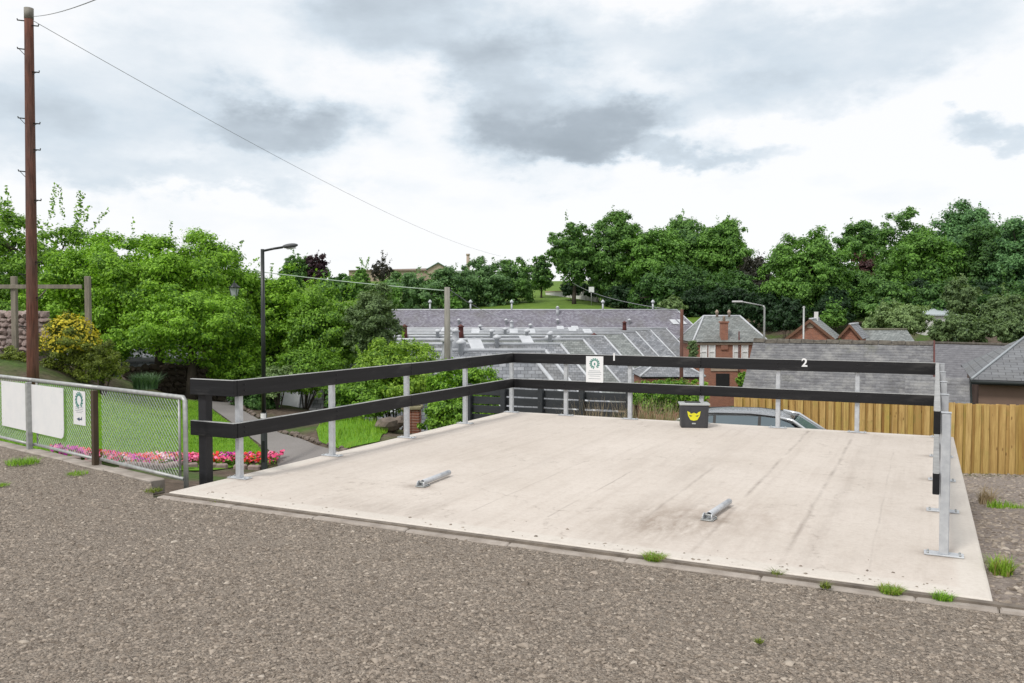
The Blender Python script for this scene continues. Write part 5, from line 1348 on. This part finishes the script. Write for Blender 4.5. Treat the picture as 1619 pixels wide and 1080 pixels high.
# lawn blades and flower bed
def on_terrain(off): return lambda X, Y: tz(X, Y) + off
n = 52000; lx = np.array([q.x for q in lw]); ly = np.array([q.y for q in lw])
X = lx.min() + (lx.max() - lx.min()) * rng.random(n * 2); Y = ly.min() + (ly.max() - ly.min()) * rng.random(n * 2)
k_ = inpoly(X, Y, [(q.x, q.y) for q in lw]); X, Y = X[k_][:n], Y[k_][:n]; Z = tz(X, Y) + .02
az_ = rng.random(len(X)) * 6.283; h_ = .03 + .04 * rng.random(len(X)); wv = np.stack([np.cos(az_), np.sin(az_), 0 * az_], 1) * .009; le = np.stack([np.sin(az_), np.cos(az_), 0 * az_], 1) * .03
B = np.stack([X, Y, Z], 1); Tp = B + le + np.stack([0 * h_, 0 * h_, h_], 1)
v_ = np.stack([B - wv, B + wv, Tp], 1).reshape(-1, 3)
tag(link('grass', np_mesh('grass', v_, np.arange(len(v_)).reshape(-1, 3)), LM['grass']), 'short mown grass blades covering the lawn', 'grass', kind='stuff')

t = NT('bedding flowers'); t.set(Roughness=.6, Specular_IOR_Level=.3)
g_ = t.n('ShaderNodeNewGeometry'); nz = t.noise(.9, 3, .6, sc=(1, 1, 1))
vz = t.n('ShaderNodeTexVoronoi'); vz.inputs['Scale'].default_value = 2.6; t.l(t.tc.outputs['Object'], vz.inputs['Vector']); sv = t.n('ShaderNodeSeparateColor'); t.l(vz.outputs['Color'], sv.inputs[0])
ff = t.math('ADD', t.math('MULTIPLY', sv.outputs[0], .8), t.math('MULTIPLY', g_.outputs['Random Per Island'], .2))
rp = t.ramp(ff, [(.0, (.80, .10, .26)), (.24, (.80, .07, .04)), (.38, (.85, .22, .38)), (.56, (.55, .03, .40)), (.74, (.85, .20, .07)), (.86, (.85, .62, .70))])
t.t.nodes[rp.node.name].color_ramp.interpolation = 'CONSTANT'
t.col(rp); M_flower = t.m
bl = [T(q, y, 15) for q, y in ((85, 733), (150, 733), (250, 733), (340, 733), (400, 733), (440, 734))]
fb2 = thing('flower_bed', 'long strip of pink, red and magenta bedding flowers below the lawn', 'flower bed', bl[3])
cP, sP = [], []
for i in range(len(bl) - 1):
    a, b = bl[i], bl[i + 1]; m_ = int((b - a).length * 520)
    q = rng.random(m_); w_ = (rng.random(m_) - .5) * .6
    d = (b - a).normalized(); nn = Vector((-d.y, d.x, 0))
    xx = a.x + (b.x - a.x) * q + nn.x * w_; yy = a.y + (b.y - a.y) * q + nn.y * w_
    cP.append(np.stack([xx, yy, tz(xx, yy) + .05 + .17 * rng.random(m_) * (1 - np.abs(w_))], 1))
c = np.concatenate(cP) - np.array(bl[3]); kf = rng.random(len(c)) < .62
nr = unit(len(c)) * .6 + np.array([0, -.2, .6]); nr /= np.linalg.norm(nr, axis=1, keepdims=True)
v_, f_ = leaf_quads(c[kf] + np.array([0, 0, .05]), nr[kf], .075 * (.6 + .8 * rng.random(kf.sum())), .9)
tag(link('flowers', np_mesh('flowers', v_, f_), M_flower, fb2), kind='stuff')
v_, f_ = leaf_quads(c[~kf], nr[~kf], .08 * (.6 + .8 * rng.random((~kf).sum())), .6)
tag(link('leaves', np_mesh('leaves', v_, f_), LM['mid'], fb2), kind='stuff')
bm = NB()
for i in range(len(bl) - 1):
    a, b = bl[i], bl[i + 1]; d = (b - a).normalized(); nn = Vector((d.y, -d.x, 0)); n = max(1, int((b - a).length / .33))
    for j in range(n):
        p = a.lerp(b, (j + .5) / n) + nn * .5 - bl[3]; p.z = tz1(p.x + bl[3].x, p.y + bl[3].y) - bl[3].z + .03
        bm2 = NB(); bx(bm2, (0, 0, 0), (.30, .15, .16), bev=.03); o = obj('edging_stone', bm2, M_rockp, fb2); o.location = p; o.rotation_euler = (random.uniform(-.05, .05), 0, math.atan2(d.y, d.x) + random.uniform(-.08, .08))
bm.free()

# rough grass mound beside the path
gm = [T(505, 700), T(540, 712), T(600, 700), T(615, 680), T(590, 664), T(540, 666), T(500, 680)]
mx_ = np.array([q.x for q in gm]); my_ = np.array([q.y for q in gm])
drape('grass_mound', gm, M_lawn, .02)
X = mx_.min() + (mx_.max() - mx_.min()) * rng.random(70000); Y = my_.min() + (my_.max() - my_.min()) * rng.random(70000)
k_ = inpoly(X, Y, [(q.x, q.y) for q in gm]); X, Y = X[k_], Y[k_]
az_ = rng.random(len(X)) * 6.283; h_ = .08 + .12 * rng.random(len(X)); wv = np.stack([np.cos(az_), np.sin(az_), 0 * az_], 1) * .011; le = np.stack([np.sin(az_), np.cos(az_), 0 * az_], 1) * .06
B = np.stack([X, Y, tz(X, Y)], 1); Tp = B + le + np.stack([0 * h_, 0 * h_, h_], 1); v_ = np.stack([B - wv, B + wv, Tp], 1).reshape(-1, 3)
tag(link('rough_grass', np_mesh('rough_grass', v_, np.arange(len(v_)).reshape(-1, 3)), LM['grass']), 'rough green grass on the mound beside the tarmac path', 'grass', kind='stuff')

# dry stems behind the pad
DG = 'clumps of dry stems behind the back rail'
for i, (px, D, n, h1, lab) in enumerate(((925, 15.0, 140, .85, 'sparse dry stems in front of the dark boarded fence'), (965, 15.0, 190, .8, 'dry stems at the right end of the dark boarded fence'), (1015, 15.2, 380, .95, 'thick arching dry grass right of the dark boarded fence'), (1050, 15.4, 380, .9, 'dry grass clump just left of the dark grey box'))):
    p = P(px, 650, D); p.z = tz1(p.x, p.y)
    tuft('dry_grass', lab, 'dry grass', p, n, .32, (P(px, 668, D).z - p.z), (P(px, 618, D).z - p.z), .015, .35, 'straw', DG)
    if i > 1: tuft('rough_weeds', 'green weeds mixed with the %s dry grass clump' % ('arching' if i == 2 else 'box side'), 'weeds', p + Vector((.1, .15, 0)), 160, .35, (P(px, 670, D).z - p.z), (P(px, 630, D).z - p.z), .03, .4, 'olive', 'weeds among the dry stems')
grow('bush', 'dark garden scrub below the brick house', 'bush', 1050, 596, 660, 62, 34, 'mid', .13, 5500, 32, .28, trunk=False, group=BG)
grow('bush', 'green creeper hanging beside the brick house corner', 'bush', 1096, 534, 578, 8, 70, 'olive', .2, 900, 12, .45, trunk=False, group=BG)
grow('bush', 'leafy shrub by the brick house doorway', 'bush', 1180, 586, 620, 16, 60, 'mid', .2, 1500, 14, .35, trunk=False, group=BG)
grow('bush', 'low shrub right below the boarded fence end', 'bush', 1100, 600, 660, 22, 40, 'fresh', .15, 2000, 16, .3, trunk=False, group=BG)

# weeds along the kerb and on the gravel
WG = 'weeds along the kerb and gravel'
def weed(px, py, rpx, lab, m='weed', n=260, h=.055, z=-.02):
    p = G(px, py, z); r = rpx * p.y / F
    tuft('weed', lab, 'weed', Vector((p.x, p.y, z)), n, r, h * .4, h, .006, 1.2, m, WG)
weed(1035, 884, 17, 'bright green weed in the kerb near the middle of the pad front', h=.058, n=520)
weed(1228, 910, 9, 'tiny weed in the kerb between the middle and right tufts', 'yellow', 90)
weed(1305, 929, 8, 'faint yellowish weed at the kerb foot', 'yellow', 90)
weed(1408, 936, 17, 'yellow green tuft in the kerb near the right pad corner', h=.055, n=520)
weed(1490, 947, 15, 'low green weed in the kerb at the right pad corner', 'fresh', 260)
weed(36, 733, 24, 'leafy green weed at the kerb in the left corner', 'fresh', 420, .10)
weed(122, 750, 16, 'thin grassy weed below the chain link fence', 'grass', 200, .05)
weed(243, 777, 13, 'dry yellow weed at the left pad corner', 'yellow', 160, .05)
weed(4, 768, 10, 'small weed on the gravel at the left photo edge', 'grass', 120, .05)
weed(350, 790, 22, 'flat moss tuft on the kerb near the left pad corner', 'yellow', 120, .03)
weed(1200, 1016, 7, 'tiny weed alone on the open gravel', 'yellow', 60, .03)
for (px, py, rp, n, h, lab, m) in ((1583, 912, 16, 300, .16, 'upright green weed in the soil right of the pad', 'weed'), (1560, 800, 12, 160, .30, 'dead brown stalky weed right of the pad', 'straw'), (1590, 806, 26, 260, .12, 'yellowish grass patch right of the pad', 'grass'), (1570, 742, 20, 240, .2, 'green nettles at the fence foot', 'fresh'), (1604, 744, 16, 200, .16, 'low weeds at the right end of the fence foot', 'fresh')):
    p = T(px, py, 4.5); tuft('weed', lab, 'weed', p, n, rp * p.y / F, h * .4, h, .012, .6, m, WG)

# pebbles scattered on the pad's front edge
def padz(x, y): return .002
def on_pad_front(x, y):
    u_ = (x - O.x) * U.x + (y - O.y) * U.y; v_ = (x - O.x) * V.x + (y - O.y) * V.y
    return (u_ > .2) & (u_ < 6.6) & (v_ > .02) & (v_ < np.minimum(.9, .08 + rng.exponential(.12, size=x.shape)))
cv, cf2 = chips(3200, 4.6, 8.6, .004, .013, on_pad_front, padz)
tag(link('loose_grit', np_mesh('loose_grit', cv, cf2), M_chip), 'loose grit scattered along the front edge of the pad', 'grit', kind='stuff')
# soil stones right of the pad
def right_soil(x, y):
    u_ = (x - O.x) * U.x + (y - O.y) * U.y; v_ = (x - O.x) * V.x + (y - O.y) * V.y
    return (u_ > DW + .02) & (v_ > -.03) & (u_ < 14)
cv, cf2 = chips(60000, 4.6, 20, .006, .028, right_soil, lambda a, b: 0.0)
cv[:, 2] += .02 + np.repeat(tz(cv.reshape(-1, 6, 3)[:, :, 0].mean(1), cv.reshape(-1, 6, 3)[:, :, 1].mean(1)), 6)
tag(link('soil_stones', np_mesh('soil_stones', cv, cf2), M_chip), 'small stones strewn over the soil right of the pad', 'stones', kind='stuff')
# gravelly soil sheet right of the pad
t = NT('stony soil'); t.set(Roughness=.95, Specular_IOR_Level=.2)
n_a = t.noise(16, 8, .7); n_b = t.noise(.8, 5, .6); vs_ = t.n('ShaderNodeTexVoronoi'); vs_.inputs['Scale'].default_value = 30; t.l(t.tc.outputs['Object'], vs_.inputs['Vector']); s3 = t.n('ShaderNodeSeparateColor'); t.l(vs_.outputs['Color'], s3.inputs[0])
c = t.mix(.5, t.ramp(n_a.outputs['Fac'], [(.3, (.15, .125, .105)), (.7, (.32, .27, .235))]), t.ramp(s3.outputs[0], [(0, (.15, .125, .11)), (1, (.36, .31, .275))]))
t.col(c); t.bump(t.math('SUBTRACT', n_a.outputs['Fac'], t.math('MULTIPLY', vs_.outputs['Distance'], .5)), .9, .03); M_soil = t.m
sp_ = [L(DW - .04, -.0), L(DW - .04, DD + .5), L(DW - 2, DD + 4.0), L(4, 11), L(8, 14.5), L(16, 13), L(20, 5), L(20, 0.0)]
drape('soil', sp_, M_soil, .02, .35)

# ------------------------------------------------------------------ parked car
def car():
    cxy = P(1210, 649, 17.9); gz_ = cxy.z - 1.47
    g = thing('parked_car', 'silver hatchback parked beyond the back edge of the pad', 'car', (cxy.x, cxy.y, gz_), -PHI + R(2))
    paint = mat('silver car paint', (.60, .62, .64), (.56, .58, .60), 3, .25, metal=.6); glass = mat('car glass with painted sky tone', (.10, .14, .165), (.12, .16, .185), 2, .05, spec=.8); blk = mat('black car trim', (.012, .012, .013), (.018, .018, .018), 4, .5); tyre = mat('tyre rubber', (.02, .02, .02), (.03, .03, .03), 8, .85)  # glass base colour paled to paint in the reflected sky
    # stations along x: (x, half width, z bottom, z shoulder, hood crown)
    st = [(-2.06, .62, .42, .80), (-1.98, .78, .28, .95), (-1.5, .86, .2, .97), (-.6, .88, .2, .96), (.5, .88, .2, .94), (1.1, .87, .2, .90), (1.65, .84, .22, .82), (2.0, .74, .3, .70), (2.1, .56, .4, .6)]
    bm = NB(); rings = []
    for (x, w_, zb_, zs) in st:
        pr_ = [(-w_ * .9, zb_), (-w_, zb_ + .18), (-w_ * 1.0, (zb_ + zs) / 2), (-w_ * .95, zs - .04), (-w_ * .84, zs + .01), (0, zs + .035), (w_ * .84, zs + .01), (w_ * .95, zs - .04), (w_, (zb_ + zs) / 2), (w_, zb_ + .18), (w_ * .9, zb_)]
        rings.append([bm.verts.new((x, y, z)) for y, z in pr_])
    for i in range(len(rings) - 1):
        for j in range(11): bm.faces.new((rings[i][j], rings[i][(j + 1) % 11], rings[i + 1][(j + 1) % 11], rings[i + 1][j])).smooth = True
    bm.faces.new(rings[0][::-1]); bm.faces.new(rings[-1]); bmesh.ops.recalc_face_normals(bm, faces=bm.faces[:]); obj('body', bm, paint, g)
    # roof shell and glasshouse
    top = [(-1.72, 1.26), (-1.45, 1.40), (-.9, 1.46), (-.2, 1.475), (.35, 1.43), (.62, 1.36)]
    bm = NB(); rings = []
    for x, z in top:
        w_ = .60
        rings.append([bm.verts.new((x, y, zz)) for y, zz in ((-w_ - .03, z - .07), (-w_ * .9, z - .01), (-w_ * .45, z + .012), (0, z + .018), (w_ * .45, z + .012), (w_ * .9, z - .01), (w_ + .03, z - .07))])
    for i in range(len(rings) - 1):
        for j in range(6): bm.faces.new((rings[i][j], rings[i + 1][j], rings[i + 1][j + 1], rings[i][j + 1])).smooth = True
    r_ = bmesh.ops.solidify(bm, geom=bm.faces[:], thickness=.03); bmesh.ops.recalc_face_normals(bm, faces=bm.faces[:]); obj('car_roof', bm, paint, g)
    bot = [(-1.95, .95), (1.28, .90)]
    for s_ in (-1, 1):
        def sp(x, z): return (x, s_ * (.80 - (z - .93) / .5 * .17), z)
        for nm, pts in (('rear_side_window', [(-1.62, .97), (-.98, .97), (-.98, 1.38), (-1.35, 1.34), (-1.52, 1.24)]), ('side_window', [(-.92, .97), (-.06, .965), (-.06, 1.41), (-.92, 1.39)]), ('side_window', [(0, .965), (1.06, .94), (.58, 1.30), (.34, 1.38), (0, 1.41)])):
            bm = NB(); prism(bm, [sp(*q) for q in pts], (0, -s_ * .012, 0)); obj(nm, bm, glass, g)
        for nm, pts in (('pillar', [(-.98, .96), (-.92, .96), (-.92, 1.40), (-.98, 1.40)]), ('pillar', [(-.06, .96), (0, .96), (0, 1.42), (-.06, 1.42)])):
            bm = NB(); prism(bm, [sp(*q) for q in pts], (0, -s_ * .016, 0)); obj(nm, bm, blk, g)
        bm = NB(); tube(bm, [sp(1.28, .92), sp(.62, 1.36), sp(.3, 1.42)], [.035, .035, .03], 8); obj('pillar', bm, paint, g)
        bm = NB(); tube(bm, [sp(-1.95, .95), sp(-1.70, 1.26), sp(-1.4, 1.37)], [.05, .045, .03], 8); obj('pillar', bm, paint, g)
        bm = NB(); tube(bm, [sp(-1.4, 1.40), sp(-.9, 1.435), sp(-.2, 1.45), sp(.35, 1.41)], .016, 6); obj('roof_rail', bm, blk, g)
        bm = NB(); bmesh.ops.create_uvsphere(bm, u_segments=10, v_segments=6, radius=1, matrix=Matrix.Translation((.92, s_ * .98, 1.0)) @ Matrix.Diagonal((.07, .12, .075, 1))); obj('wing_mirror', bm, paint, g, True)
        bm = NB(); bx(bm, (-.25, s_ * .885, .82), (.18, .02, .03), bev=.006); bx(bm, (-1.2, s_ * .885, .83), (.18, .02, .03), bev=.006); obj('door_handle', bm, paint, g)
        bm = NB(); bx(bm, (1.98, s_ * .60, .66), (.16, .24, .12), bev=.03); obj('headlight', bm, glass, g)
        bm = NB(); bx(bm, (-2.0, s_ * .70, .82), (.1, .16, .2), bev=.02); obj('tail_light', bm, M_trim, g)
        for x in (-1.28, 1.32):
            bm = NB(); lathe(bm, [(.19, -.1), (.29, -.1), (.315, -.06), (.315, .06), (.29, .1), (.19, .1)], seg=22); wl = obj('wheel', bm, tyre, g); wl.matrix_local = Matrix.Translation((x, s_ * .78, .315)) @ Matrix.Rotation(R(90), 4, 'X')
            bm = NB(); lathe(bm, [(.2, -.085), (.2, .085)], seg=22); obj('rim', bm, M_galv, wl)
    bm = NB(); prism(bm, [(.64, -.58, 1.345), (1.27, -.74, .93), (1.27, .74, .93), (.64, .58, 1.345)], (-.01, 0, -.01)); obj('windscreen', bm, glass, g)
    bm = NB(); prism(bm, [(-1.72, -.56, 1.22), (-1.98, -.70, .97), (-1.98, .70, .97), (-1.72, .56, 1.22)], (.01, 0, -.01)); obj('rear_window', bm, glass, g)
    for s_ in (-.36, .36):
        for x in (.2, -.75):
            bm = NB(); bx(bm, (x, s_, .92), (.12, .42, .55), bev=.05); bx(bm, (x, s_, 1.24), (.08, .22, .16), bev=.03); obj('car_seat', bm, blk, g)
car()

# ------------------------------------------------------------------ woodland beyond the village
WG2 = 'woodland trees on the far hillside'
WT_ = [ # label, px, top, bottom, half width, D, material, leaf, n, clumps, rc
    ('tall thin crowned tree at the left end of the hillside wood', 908, 344, 462, 38, 150, 'far', .62, 5200, 40, .22),
    ('tall tree with peaked crown second from the left of the wood', 972, 328, 478, 48, 152, 'far', .62, 8500, 54, .24),
    ('broad green tree in the middle of the hillside wood', 1035, 352, 484, 52, 146, 'farlight', .62, 8500, 54, .25),
    ('tallest spreading tree in the hillside wood above the wooden pole', 1092, 336, 480, 62, 156, 'far', .66, 11000, 64, .24),
    ('bright topped tree at the right of the hillside wood', 1142, 342, 480, 50, 148, 'farlight', .62, 9500, 56, .25),
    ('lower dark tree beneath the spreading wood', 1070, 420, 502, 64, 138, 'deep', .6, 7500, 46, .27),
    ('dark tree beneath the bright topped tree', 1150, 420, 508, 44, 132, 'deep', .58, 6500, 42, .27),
    ('brownish dark tree between wood and round green tree', 1192, 398, 508, 30, 140, 'brown', .6, 4500, 34, .28),
    ('round bright green tree behind the gabled houses', 1277, 364, 512, 68, 112, 'farlight', .5, 13000, 66, .25),
    ('round dark tree standing alone against the sky', 1363, 346, 422, 37, 165, 'far', .62, 5000, 42, .26),
    ('copper leaved tree below the round dark tree', 1374, 412, 452, 30, 140, 'copper', .58, 2800, 26, .3),
    ('tall green tree left of the right hand wood', 1432, 338, 500, 44, 122, 'far', .52, 7500, 46, .25),
    ('large green tree in front of the right hand wood', 1462, 362, 490, 52, 116, 'farlight', .5, 8500, 52, .26),
    ('tallest cool green tree of the right hand wood', 1528, 318, 470, 56, 128, 'bluegreen', .55, 10000, 58, .25),
    ('dark pine like tree near the right photo edge', 1568, 352, 500, 48, 116, 'deep', .5, 8000, 50, .25),
    ('tall dark tree cut by the right photo edge', 1618, 330, 500, 44, 112, 'bluegreen', .5, 8000, 48, .26),
    ('low green tree behind the small gabled house', 1400, 440, 512, 44, 108, 'far', .48, 6000, 40, .28),
    ('dark low tree filling the wood beside the copper tree', 1345, 420, 512, 36, 118, 'far', .5, 5000, 36, .28),
    ('low dark tree behind the right hand willows', 1500, 440, 512, 50, 104, 'deep', .46, 6500, 42, .28),
    ('low dark tree behind the last willow on the right', 1605, 445, 520, 46, 102, 'deep', .46, 6000, 40, .28)]
for (lab, px, tp2, bt, hw, D, m, lf, n, ncl, rc) in WT_:
    grow('woodland_tree', lab, 'tree', px, tp2, bt + 6, hw * 1.08, D, m, lf, int(n * 1.35), ncl, rc * 1.08, group=WG2, shoots=5, shoot_len=2.0, fill=.18, limbs=7)
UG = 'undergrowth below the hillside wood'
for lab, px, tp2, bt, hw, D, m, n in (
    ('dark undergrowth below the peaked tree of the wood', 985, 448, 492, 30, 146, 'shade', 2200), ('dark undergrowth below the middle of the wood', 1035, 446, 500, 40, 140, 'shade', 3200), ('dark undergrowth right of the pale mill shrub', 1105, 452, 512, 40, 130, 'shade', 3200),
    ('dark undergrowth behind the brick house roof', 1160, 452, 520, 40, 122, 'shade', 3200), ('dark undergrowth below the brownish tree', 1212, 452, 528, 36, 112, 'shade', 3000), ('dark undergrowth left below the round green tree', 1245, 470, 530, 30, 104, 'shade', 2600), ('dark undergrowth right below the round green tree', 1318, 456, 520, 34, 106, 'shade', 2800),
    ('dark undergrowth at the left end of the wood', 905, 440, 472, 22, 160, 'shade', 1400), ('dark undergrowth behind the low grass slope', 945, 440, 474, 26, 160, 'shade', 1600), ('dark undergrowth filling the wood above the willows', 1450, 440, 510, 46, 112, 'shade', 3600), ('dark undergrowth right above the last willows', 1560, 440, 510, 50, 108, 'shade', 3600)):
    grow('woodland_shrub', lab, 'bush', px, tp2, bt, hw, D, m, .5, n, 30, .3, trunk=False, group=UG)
YG = 'pale willows and shrubs beyond the slate roofs'
for (lab, px, tp2, bt, hw, D, m, n) in (
    ('wide pale willow behind the long low shed', 1428, 474, 540, 46, 90, 'willow', 5200), ('tall light green willow above the wide pale one', 1520, 440, 505, 28, 92, 'olive', 3600), ('pale willow tree near the right photo edge', 1590, 460, 545, 38, 84, 'olive', 5200),
    ('low willow scrub behind the brown hall', 1520, 496, 548, 48, 82, 'olive', 5000), ('small bright green tree right of the larger gable', 1318, 480, 522, 20, 90, 'farlight', 2200), ('small rounded willow left of the wide pale one', 1385, 500, 535, 24, 92, 'willow', 1800), ('low willow scrub at the right photo edge', 1612, 500, 548, 36, 78, 'olive', 3600)):
    grow('willow', lab, 'tree', px, tp2, bt, hw, D, m, .36, n, 34, .3, group=YG, shoots=6, shoot_len=1.0, fill=.2, limbs=6)
grow('bush', 'pale shrub behind the far mill roof', 'bush', 1062, 468, 500, 24, 128, 'willow', .5, 1500, 18, .3, trunk=False, group=BG)
# left and centre distance
HG = 'distant trees on the skyline'
for (lab, px, tp2, bt, hw, D, m, n, lf) in (
    ('dark purple tree on the skyline right of the black lamp', 500, 399, 462, 20, 150, 'purple', 2600, .5), ('dark green tree beside the purple skyline tree', 470, 400, 466, 28, 150, 'far', 3800, .5), ('pointed conifer on the skyline', 572, 417, 470, 12, 120, 'farlight', 1500, .4),
    ('twiggy half bare tree on the skyline', 604, 408, 450, 18, 130, 'brown', 600, .4), ('low hedge tree left of the green gable', 640, 428, 500, 50, 150, 'hedge', 5200, .55), ('hedge tree below the green gable', 706, 420, 500, 48, 146, 'hedge', 5200, .55), ('hedge tree right of the green gable', 768, 410, 500, 46, 150, 'hedge', 5600, .55),
    ('darker hedge tree near the grass slope', 815, 403, 490, 36, 154, 'far', 4800, .55), ('narrow dark tree between hedge and hillside wood', 856, 402, 468, 20, 165, 'far', 2600, .55), ('green tree low on the skyline left of the conifer', 540, 432, 480, 44, 140, 'far', 3000, .55), ('bushy tree under the conifer', 600, 446, 500, 40, 125, 'farlight', 3000, .5),
    ('light shrub low at the end of the hedge trees', 716, 470, 500, 18, 138, 'farlight', 900, .45)):
    grow('skyline_tree', lab, 'tree', px, tp2, bt, hw, D, m, lf, int(n * 1.2), 34 if n > 2000 else 22, .27, group=HG, shoots=4, shoot_len=1.6, fill=.2, limbs=6)
# distant building with green gabled roof
a = P(692, 414, 250); g0 = tz1(a.x, 252); hz_ = a.z - g0; E_ = 250 / F
fbd = thing('green_roofed_hall', 'distant long hall with green gable on the skyline', 'building', (a.x, 252, g0))
bm = NB(); w_ = 17 * E_; prism(bm, [(-w_, 0, 0), (w_, 0, 0), (w_, 0, hz_ - 2.0), (0, 0, hz_ - .2), (-w_, 0, hz_ - 2.0)], (0, 10, 0)); bx(bm, (-12 * 1.0 - w_, 6, hz_ / 2 - 1.6), (24, 8, hz_ - 1.4)); obj('wall', bm, M_stone, fbd)
bm = NB(); mg = mat('green sheet roof', (.10, .21, .16), (.08, .17, .13), 1, .6)
for s_ in (-1, 1): roof_slab(bm, [(s_ * (w_ + .5), -.5, hz_ - 2.1), (s_ * (w_ + .5), 10.5, hz_ - 2.1), (0, 10.5, hz_), (0, -.5, hz_)], .2)
rf = obj('roof', bm, mg, fbd)
bm = NB(); roof_slab(bm, [(-w_ - 24, 1.5, hz_ - 2.3), (-w_ - .6, 1.5, hz_ - 2.3), (-w_ - .6, 6, hz_ - 1.5), (-w_ - 24, 6, hz_ - 2.2)], .2); obj('roof', bm, mat('brown sheet roof', (.2, .15, .11), (.16, .12, .09), 1, .7), fbd)
a = P(740, 402, 200); g0 = tz1(a.x, 200)
cs = thing('chimney_stack', 'slim distant chimney stack above the hedge trees', 'chimney', (a.x, 200, g0)); bm = NB(); tube(bm, [(0, 0, 0), (0, 0, a.z - g0)], [.5, .38], 10); obj('stack', bm, M_stone, cs); bm = NB(); tube(bm, [(0, 0, a.z - g0 - .3), (0, 0, a.z - g0 + .1)], .48, 10); obj('stack_cap', bm, M_stone, cs)
# pale wall and road sign by the wood
a, b = P(864, 462, 172), P(945, 470, 160); g0 = min(tz1(a.x, a.y), tz1(b.x, b.y))
pw = thing('roadside_wall', 'low pale wall along the road under the hillside wood', 'wall', (a.x, a.y, g0), math.atan2(b.y - a.y, b.x - a.x)); ln = math.hypot(b.x - a.x, b.y - a.y)
bm = NB(); bx(bm, (ln / 2, 0, (a.z - g0) / 2), (ln, .5, a.z - g0)); obj('wall', bm, M_whitewall, pw)
bm = NB(); bx(bm, (ln / 2, 0, a.z - g0 + .1), (ln + .2, .7, .2)); obj('coping', bm, M_stone, pw)
a = P(935, 458, 148); g0 = tz1(a.x, 148)
rs = thing('road_sign', 'small white road sign on a post below the hillside wood', 'sign', (a.x, 148, g0)); bm = NB(); tube(bm, [(0, 0, 0), (0, 0, a.z - g0 + .4)], .07, 6); obj('post', bm, M_galvdull, rs); bm = NB(); bx(bm, (0, -.1, a.z - g0), (.95, .06, .95), bev=.02); obj('panel', bm, M_white, rs)
p = P(1271, 484, 62); g0 = tz1(p.x, 62)
sp2 = thing('slim_post', 'slim pale aerial post left of the larger red gable', 'post', (p.x, 62, g0)); bm = NB(); tube(bm, [(0, 0, 0), (0, 0, p.z - g0)], .07, 8); obj('mast', bm, M_galvdull, sp2); bm = NB(); tube(bm, [(-.12, 0, p.z - g0 - .1), (.12, 0, p.z - g0 - .1)], .03, 6); obj('crossarm', bm, M_galvdull, sp2)
